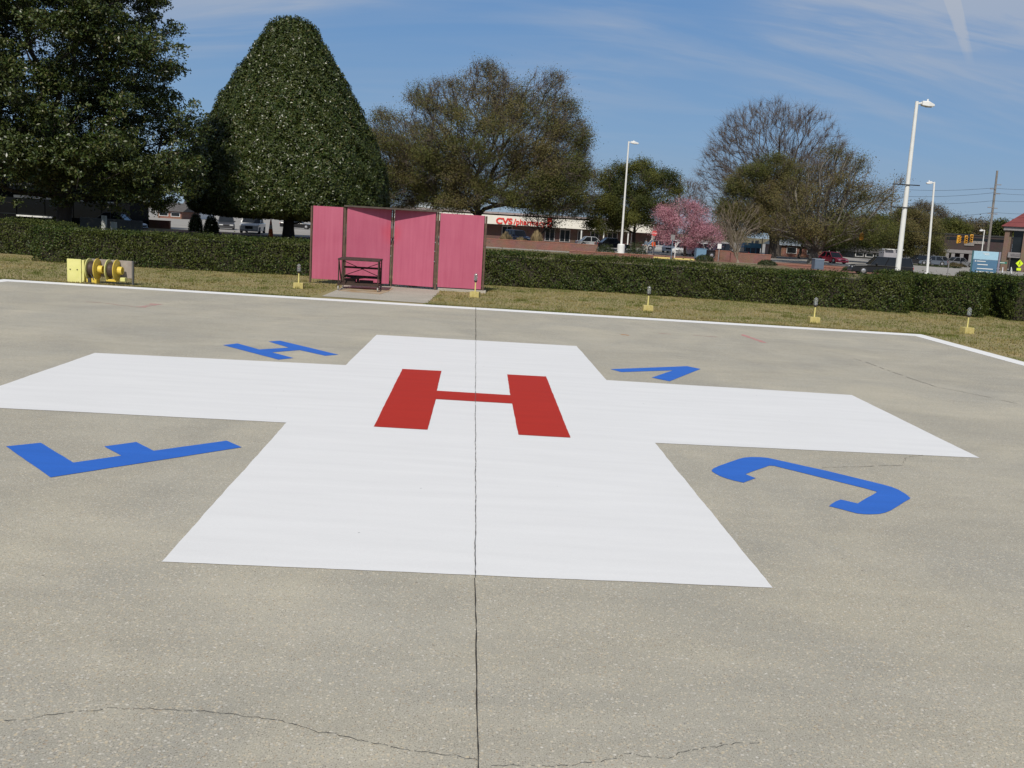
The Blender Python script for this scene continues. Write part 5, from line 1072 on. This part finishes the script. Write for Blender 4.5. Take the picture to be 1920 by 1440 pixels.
# ================================================================== VEHICLES
m_tyre = M('tyre_rubber', (.02, .02, .02), .85); m_rim = M('wheel_rim', (.42, .42, .43), .35, metal=.6); m_wglass = glass_mat('car_glass', (.015, .018, .022), .06); m_hl = M('headlight_glass', (.7, .72, .72), .15); m_tl = M('tail_light_red', (.35, .02, .02), .25)
def paint(name, c): return M(name, c, .25, var=.03, spec=.6)
KIND = {'suv': [(-.5, .62), (-.49, .55), (.5, .62)], }
def vehicle(name, label, loc, rz, L, Wv, Hv, mat, style, group='vehicles in the lot', cat='car'):
    """nose towards +x; the body is a bevelled side profile, the cabin a tapered glass box with roof and pillars"""
    e = empty(name, loc, rz, label, cat, group); h = Wv / 2; bl = Hv * .56; g0 = .22 if Hv > 1.6 else .17
    nose = {'sedan': .60, 'suv': .70, 'pickup': .74, 'van': .72}[style] * bl / (Hv * .56) * Hv * .80
    nose = bl * {'sedan': .82, 'suv': .90, 'pickup': .92, 'van': .9}[style]
    pr = [(-L / 2, g0 + .1), (-L / 2 + .03, bl * .9), (-L / 2 + .12, bl), (L * .20, bl), (L * .26, bl * .985), (L / 2 - .25, nose), (L / 2 - .06, nose * .86), (L / 2, g0 + .22), (L / 2 - .05, g0), (-L / 2 + .08, g0)]
    mb = MB(); n_ = len(pr); vs = []
    for yy, ins in ((-h, 0), (h, 0)): vs += [(x, yy * (1 - .06 * (abs(x) > L * .45)), z) for x, z in pr]
    mb.add(vs, [tuple(range(n_)), tuple(range(2 * n_ - 1, n_ - 1, -1))] + [(i, n_ + i, n_ + (i + 1) % n_, (i + 1) % n_) for i in range(n_)])
    body = mb.build('body', mat, e, bevel=.06)
    cab = {'sedan': (-.36, .20, -.22, .06), 'suv': (-.485, .20, -.44, .09), 'pickup': (-.12, .22, -.08, .11), 'van': (-.49, .30, -.46, .17)}[style]
    xb0, xb1, xt0, xt1 = [c * L for c in cab]; ti = .14; zt = Hv - .05; hb = h - .05
    gb = [(xb0, -hb, bl), (xb1, -hb, bl), (xb1, hb, bl), (xb0, hb, bl)]; gt = [(xt0, -hb + ti, zt), (xt1, -hb + ti, zt), (xt1, hb - ti, zt), (xt0, hb - ti, zt)]
    MB().frustum(gb, gt).build('window', m_wglass, e)
    rb = MB(); rb.frustum([(xt0 - .05, -hb + ti - .03, zt), (xt1 + .05, -hb + ti - .03, zt), (xt1 + .05, hb - ti + .03, zt), (xt0 - .05, hb - ti + .03, zt)], [(xt0 + .05, -hb + ti + .08, Hv), (xt1 - .08, -hb + ti + .08, Hv), (xt1 - .08, hb - ti - .08, Hv), (xt0 + .05, hb - ti - .08, Hv)])
    for s in (-1, 1):
        lo = lambda f: Vector((xb0 + (xb1 - xb0) * f, s * hb, bl)); hi = lambda f: Vector((xt0 + (xt1 - xt0) * f, s * (hb - ti), zt))
        for f in ((0, .5, 1) if style != 'suv' else (0, .33, .66, 1)): rb.bar(lo(f) + Vector((0, s * .01, 0)), hi(f) + Vector((0, s * .01, 0)), .07 if f in (0, 1) else .09, .06)
    rb.build('roof', mat, e)
    if style == 'pickup':
        MB().box(-L / 2 + .12, xb0 - .1, -h + .12, h - .12, bl + .003, bl + .01).build('bed', m_black, e)
    for x in (-L * .31, L * .31):
        for s in (-1, 1):
            w_ = MB().lathe([(.19, -.11), (.33, -.11), (.345, -.06), (.345, .06), (.33, .11), (.19, .11)], 20, (0, 1, 0), (x, s * (h - .10), .345)).build('wheel', m_tyre, e); MB().lathe([(.02, -.005), (.185, -.002), (.185, .004), (.05, .03)], 16, (0, s, 0), (x, s * (h - .10) + s * .112, .345)).build('rim', m_rim, w_)
    for s in (-1, 1):
        MB().box(L / 2 - .16, L / 2 - .015, s * h * .62 - .2, s * h * .62 + .2, nose * .70, nose * .84).build('headlight', m_hl, e, bevel=.02)
        MB().box(-L / 2 - .01, -L / 2 + .1, s * h * .78 - .12, s * h * .78 + .12, bl * .70, bl * .95).build('tail_light', m_tl, e, bevel=.02)
        MB().box(xb1 - .55, xb1 - .40, s * (h + .02) - .1, s * (h + .02) + .1, bl + .02, bl + .16).build('wing_mirror', mat, e, bevel=.03)
    MB().box(L / 2 - .04, L / 2 + .012, -h * .38, h * .38, g0 + .25, nose * .78).build('grille', m_black, e); MB().box(L / 2 - .1, L / 2 + .05, -h * .9, h * .9, g0 + .02, g0 + .2).build('bumper', mat if Hv < 1.7 else m_rim, e, bevel=.03)
    return e
def at_px(px, Y): return (gx(px, Y), Y, GZ + .004)
W1 = paint('white_car_paint', (.72, .72, .72)); K1 = paint('black_car_paint', (.012, .012, .014)); S1 = paint('silver_paint', (.40, .41, .42)); R1 = paint('red_car_paint', (.55, .03, .06)); B1 = paint('navy_car_paint', (.02, .03, .08)); SB = paint('silver_blue_paint', (.30, .34, .42))
PI = math.pi
vehicle('parked_car', 'black estate car behind the tallest white lamp post', (gx(1658, 86), 86, GZ), PI - .12, 5.2, 1.95, 1.62, K1, 'suv')
vehicle('parked_car', 'white estate car side on under the right of the pink cherry', at_px(1322, 118), .15, 4.6, 1.8, 1.6, W1, 'suv')
vehicle('parked_car', 'white saloon facing forward beside the cherry trunk', at_px(1286, 121), -PI / 2 - .5, 4.6, 1.8, 1.5, W1, 'sedan')
vehicle('parked_car', 'white car facing forward farthest left of the white ones near the cherry', at_px(1262, 128), -PI / 2 - .35, 4.6, 1.85, 1.65, W1, 'suv')
vehicle('parked_car', 'silver car low behind the person in the orange top', at_px(1238, 134), .1, 4.6, 1.8, 1.45, S1, 'sedan')
vehicle('parked_pickup', 'dark pickup truck to the right of the pink cherry', at_px(1360, 112), PI + .1, 5.4, 1.95, 1.75, K1, 'pickup', cat='pickup')
vehicle('parked_car', 'red and white car by the road right of the blue grey cabinet', at_px(1566, 124), -PI / 2 + .35, 4.3, 1.75, 1.4, R1, 'sedan')
vehicle('parked_car', 'dark blue car behind the straw coloured grasses', at_px(970, 132), -PI / 2 + .5, 4.6, 1.85, 1.75, B1, 'suv')
vehicle('parked_car', 'dark car parked just left of the first lamp post', at_px(1150, 130), .2, 4.6, 1.8, 1.45, K1, 'sedan')
vehicle('parked_car', 'silver grey car before the pharmacy windows', at_px(1112, 132), .15, 4.6, 1.8, 1.45, S1, 'sedan')
vehicle('parked_truck', 'white pickup with its grille showing under the clipped cone tree', at_px(474, 102), -PI / 2 + .12, 5.4, 2.0, 1.9, W1, 'pickup', cat='pickup')
vehicle('parked_car', 'shade-darkened grey car half hidden at the left foot of the clipped cone tree', at_px(424, 112), -PI / 2 + .3, 4.5, 1.8, 1.5, paint('shade_darkened_grey', (.05, .05, .055)), 'sedan')  # car paint darkened in place of shade under the trees
vehicle('parked_car', 'dark car glimpsed between the clipped cone trunk and the pink screens', at_px(556, 140), .1, 4.6, 1.8, 1.45, K1, 'sedan')
vehicle('parked_car', 'grey car in deep shade behind the concrete ledge', at_px(222, 85.2), .05, 4.6, 1.8, 1.5, paint('shade_darkened_grey', (.05, .05, .055)), 'sedan')  # magnolia shade worked into the grey of the paint
for i, (px, Y, mm, lab) in enumerate(((1752, 150, paint('shade_darkened_slate', (.10, .12, .15)), 'grey blue car right of the farther lamp post in the street'), (1772, 152, paint('shade_darkened_silver', (.16, .165, .175)), 'shade-darkened silver car in the street beside the slim grey sign post'), (1727, 150, K1, 'dark car in the street between the two lamp posts'), (1806, 154, paint('shade_darkened_silver', (.16, .165, .175)), 'shade-darkened silver car before the columned porch'))): vehicle('parked_car', lab, at_px(px, Y), .1 if i % 2 else PI, 4.5, 1.8, 1.45, mm, 'sedan')  # street car paints darkened to stand in for tree shade

# ================================================================== SHRUBS AND GRASSES
m_shrub = leaf_mat('shrub_leaf', [(.022, .036, .012), (.04, .055, .018), (.06, .075, .028), (.03, .045, .015)], .5, .15, .3, .8, [(.03, .04, .014), (.05, .06, .02)])
def shrub(label, px, Y, wpx, top, n=1500, mat=None, name='shrub', seed=0, hpow=1.0, size=.11, cat='shrub', stem=True):
    r = np.random.default_rng(seed + 100); x = gx(px, Y); R_ = wpx / 2 * Y / FPX; H = A(px, top, Y).z - GZ; e = empty(name, (x, Y, GZ), 0, label, cat, 'shrubs and grasses beyond the hedge')
    d = unit(r.normal(0, 1, (n, 3))); d[:, 2] = np.abs(d[:, 2]); k = (1 + .12 * np.sin(d[:, 0] * 7 + seed) * np.sin(d[:, 1] * 6)) * r.uniform(.72, 1.03, n)
    c = d * k[:, None] * np.array([R_, R_ * .8, H * .92]); c[:, 2] += .06
    v, f = leaf_quads(c, unit(d + r.normal(0, .6, (n, 3)) + np.array([0, 0, .3])), np.full(n, size), np.full(n, size * .6), seed); from_arrays('foliage', v, f, mat or m_shrub, e)
    mb = MB()
    for i in range(7): mb.tube((0, 0, 0), (math.cos(i * .9) * R_ * .6, math.sin(i * .9) * R_ * .4, H * .7), .03, .012, 5)
    mb.build('stems', m_htop, e); return e
shrub('round green shrub at the left of the first lamp post base', 1138, 100, 36, 456, seed=1); shrub('dark wide shrub right of the ivy clad oak trunk', 1196, 102, 40, 452, seed=2, n=2000); shrub('low round shrub in front of the mid blue cabinet', 1325, 96, 36, 478, seed=3, n=2000); shrub('low round shrub in front of the orange red brick wall', 1444, 95, 36, 488, seed=4, n=2000)
shrub('small upright shrub beside the drive, left foot of the clipped cone', 367, 93, 26, 398, seed=5, n=2600, name='small_tree', size=.16, mat=m_mag); shrub('second small upright shrub under the clipped cone', 396, 93, 28, 402, seed=6, n=2600, name='small_tree', size=.16, mat=m_mag)
shrub('low hedge like shrub along the road under the traffic signals', 1780, 140, 60, 500, seed=7, n=1800, size=.18); shrub('brown low shrub by the street before the commercial porch', 1800, 150, 40, 494, seed=8, n=900, size=.2, mat=m_grayleaf); shrub('shrub row left of the blue sign behind the slim post', 1742, 142, 44, 498, seed=9, n=1200, size=.18); shrub('spiky dark low plant at the nose of the black car', 1598, 92, 22, 500, seed=11, n=500, size=.14)
m_straw = M('straw_blade', (.36, .27, .14), .85, (.46, .36, .2), .6)
def tuft(label, px, Y, wpx, top, seed):
    r = np.random.default_rng(seed); x = gx(px, Y); R_ = wpx / 2 * Y / FPX; H = A(px, top, Y).z - GZ; e = empty('ornamental_grass', (x, Y, GZ), 0, label, 'grass clump', 'straw coloured grass clumps'); n = 700
    an = r.uniform(0, 6.283, n); rr_ = r.uniform(0, 1, n) ** .6; b = np.stack([np.cos(an) * rr_ * R_ * .35, np.sin(an) * rr_ * R_ * .35, np.zeros(n)], 1); t_ = np.stack([np.cos(an) * rr_ * R_ * 1.05, np.sin(an) * rr_ * R_, H * (1 - .45 * rr_ ** 2) * r.uniform(.75, 1.02, n)], 1); mid = (b + t_) / 2 + np.array([0, 0, .12 * H]); s = np.stack([-np.sin(an + r.normal(0, .8, n)), np.cos(an), np.zeros(n)], 1) * .022
    V = np.stack([b - s, b + s, mid + s, mid - s, t_ + s * .5, t_ - s * .5], 1).reshape(-1, 3); o = np.arange(n) * 6; F = np.concatenate([np.stack([o, o + 1, o + 2, o + 3], 1), np.stack([o + 3, o + 2, o + 4, o + 5], 1)]); from_arrays('blades', V, F, m_straw, e)
tuft('straw coloured grass clump at the left, before the dark blue car', 949, 106, 26, 433, 1); tuft('taller straw coloured grass clump under the letters of the sign', 1007, 106, 24, 430, 2); tuft('low straw coloured grass clump between the two taller ones', 978, 106, 28, 443, 3)

# ================================================================== PEOPLE
def skin_obj(name, pts, edges, mat, parent, root=0):
    me = bpy.data.meshes.new(name); me.from_pydata([p[:3] for p in pts], edges, []); o = bpy.data.objects.new(name, me); COL.objects.link(o); o.parent = parent; me.materials.append(mat)
    md = o.modifiers.new('skin', 'SKIN'); md.use_smooth_shade = True
    for i, p in enumerate(pts):
        sv = me.skin_vertices[0].data[i]; rr_ = p[3]; sv.radius = rr_ if isinstance(rr_, tuple) else (rr_, rr_); sv.use_root = (i == root)
    sb = o.modifiers.new('smooth', 'SUBSURF'); sb.levels = 1; sb.render_levels = 2; return o
def person(label, loc, rz, top, legs, skin, hair, stride=.2):
    e = empty('person', loc, rz, label, 'person', 'people walking by the lot')
    J = [(0, 0, .95, (.15, .10)), (0, 0, 1.15, (.135, .095)), (0, 0, 1.36, (.165, .105)), (0, 0, 1.46, (.07, .07)), (0, .01, 1.53, (.05, .05)), (0, .02, 1.60, (.072, .085)), (0, .01, 1.70, (.078, .092)),
         (.19, 0, 1.40, .055), (.25, .02, 1.13, .042), (.23, .16, .93, .032), (.225, .22, .86, .030), (-.19, 0, 1.40, .055), (-.25, -.03, 1.13, .042), (-.24, .05, .90, .032), (-.235, .08, .83, .030),
         (.09, 0, .88, .088), (.10, stride * .6, .50, .058), (.10, stride * .5, .10, .038), (.10, stride * .5 + .16, .05, .034), (-.09, 0, .88, .088), (-.10, -stride * .2, .49, .058), (-.10, -stride, .12, .038), (-.10, -stride + .15, .05, .034)]
    E = [(0, 1), (1, 2), (2, 3), (3, 4), (4, 5), (5, 6), (2, 7), (7, 8), (8, 9), (9, 10), (2, 11), (11, 12), (12, 13), (13, 14), (0, 15), (15, 16), (16, 17), (17, 18), (0, 19), (19, 20), (20, 21), (21, 22)]
    J = list(J)
    for b_, s in ((10, 1), (14, -1)):          # fingers and thumb
        x, y, z, _ = J[b_]
        for k in range(4): J.append((x + (k - 1.5) * .017 * s * .4, y + .02 + (k - 1.5) * .016, z - .085 + abs(k - 1.2) * .008, .009)); E.append((b_, len(J) - 1))
        J.append((x - .03 * s, y + .045, z - .035, .010)); E.append((b_, len(J) - 1))
    skin_obj('body', J, E, skin, e)
    fat = lambda p, a: (p[0], p[1], p[2], tuple(q + a for q in p[3]) if isinstance(p[3], tuple) else p[3] + a)
    T = [fat(J[i], .022) for i in (0, 1, 2, 7, 8, 9, 11, 12, 13)] + [(0, 0, 1.44, .085)]; skin_obj('top', T, [(0, 1), (1, 2), (2, 3), (3, 4), (4, 5), (2, 6), (6, 7), (7, 8), (2, 9)], top, e)
    Lg = [fat(J[i], .018) for i in (0, 15, 16, 17, 19, 20, 21)]; skin_obj('trousers', Lg, [(0, 1), (1, 2), (2, 3), (0, 4), (4, 5), (5, 6)], legs, e)
    MB().lathe([(.02, .0), (.085, .005), (.098, .06), (.09, .12), (.05, .155), (.01, .165)], 14, at=(0, -.012, 1.645)).build('hair', hair, e, smooth=True)
    for s in (-1, 1):
        MB().lathe([(.003, 0), (.012, .004), (.003, .01)], 8, (0, 1, 0), (s * .032, .105, 1.655)).build('eye', m_black, e)
        MB().lathe([(.01, 0), (.024, .006), (.012, .012)], 8, (s, 0, 0), (s * .078, .015, 1.64)).build('ear', skin, e)
        fx, fy = (J[18][0], J[18][1]) if s > 0 else (J[22][0], J[22][1]); MB().box(fx - .05, fx + .05, fy - .20, fy + .10, 0, .09).build('shoe', m_black, e, bevel=.03)
    MB().add([(-.016, .105, 1.615), (.016, .105, 1.615), (0, .135, 1.62), (0, .102, 1.66)], [(0, 1, 2), (0, 2, 3), (1, 3, 2)]).build('nose', skin, e)
    MB().box(-.025, .025, .098, .106, 1.583, 1.590).build('mouth', M('lip_colour', (.35, .13, .11), .6), e)
    return e
m_sk1 = M('brown_skin', (.20, .11, .075), .55); m_sk2 = M('light_skin', (.48, .30, .22), .55)
pp = G(1224, 477.5, GZ); person('person walking in a bright orange top beside the red octagonal sign', pp, -2.6, M('orange_fabric', (.68, .11, .03), .8), M('dark_blue_trousers', (.05, .06, .09), .85), m_sk1, m_black)
pp = G(1209.5, 475.5, GZ); person('person in a grey blue top and pale trousers left of the one in orange', pp, -1.2, M('grey_blue_fabric', (.17, .22, .28), .85), M('pale_trousers', (.42, .41, .38), .85), m_sk2, M('grey_hair', (.15, .15, .16), .8), .3)
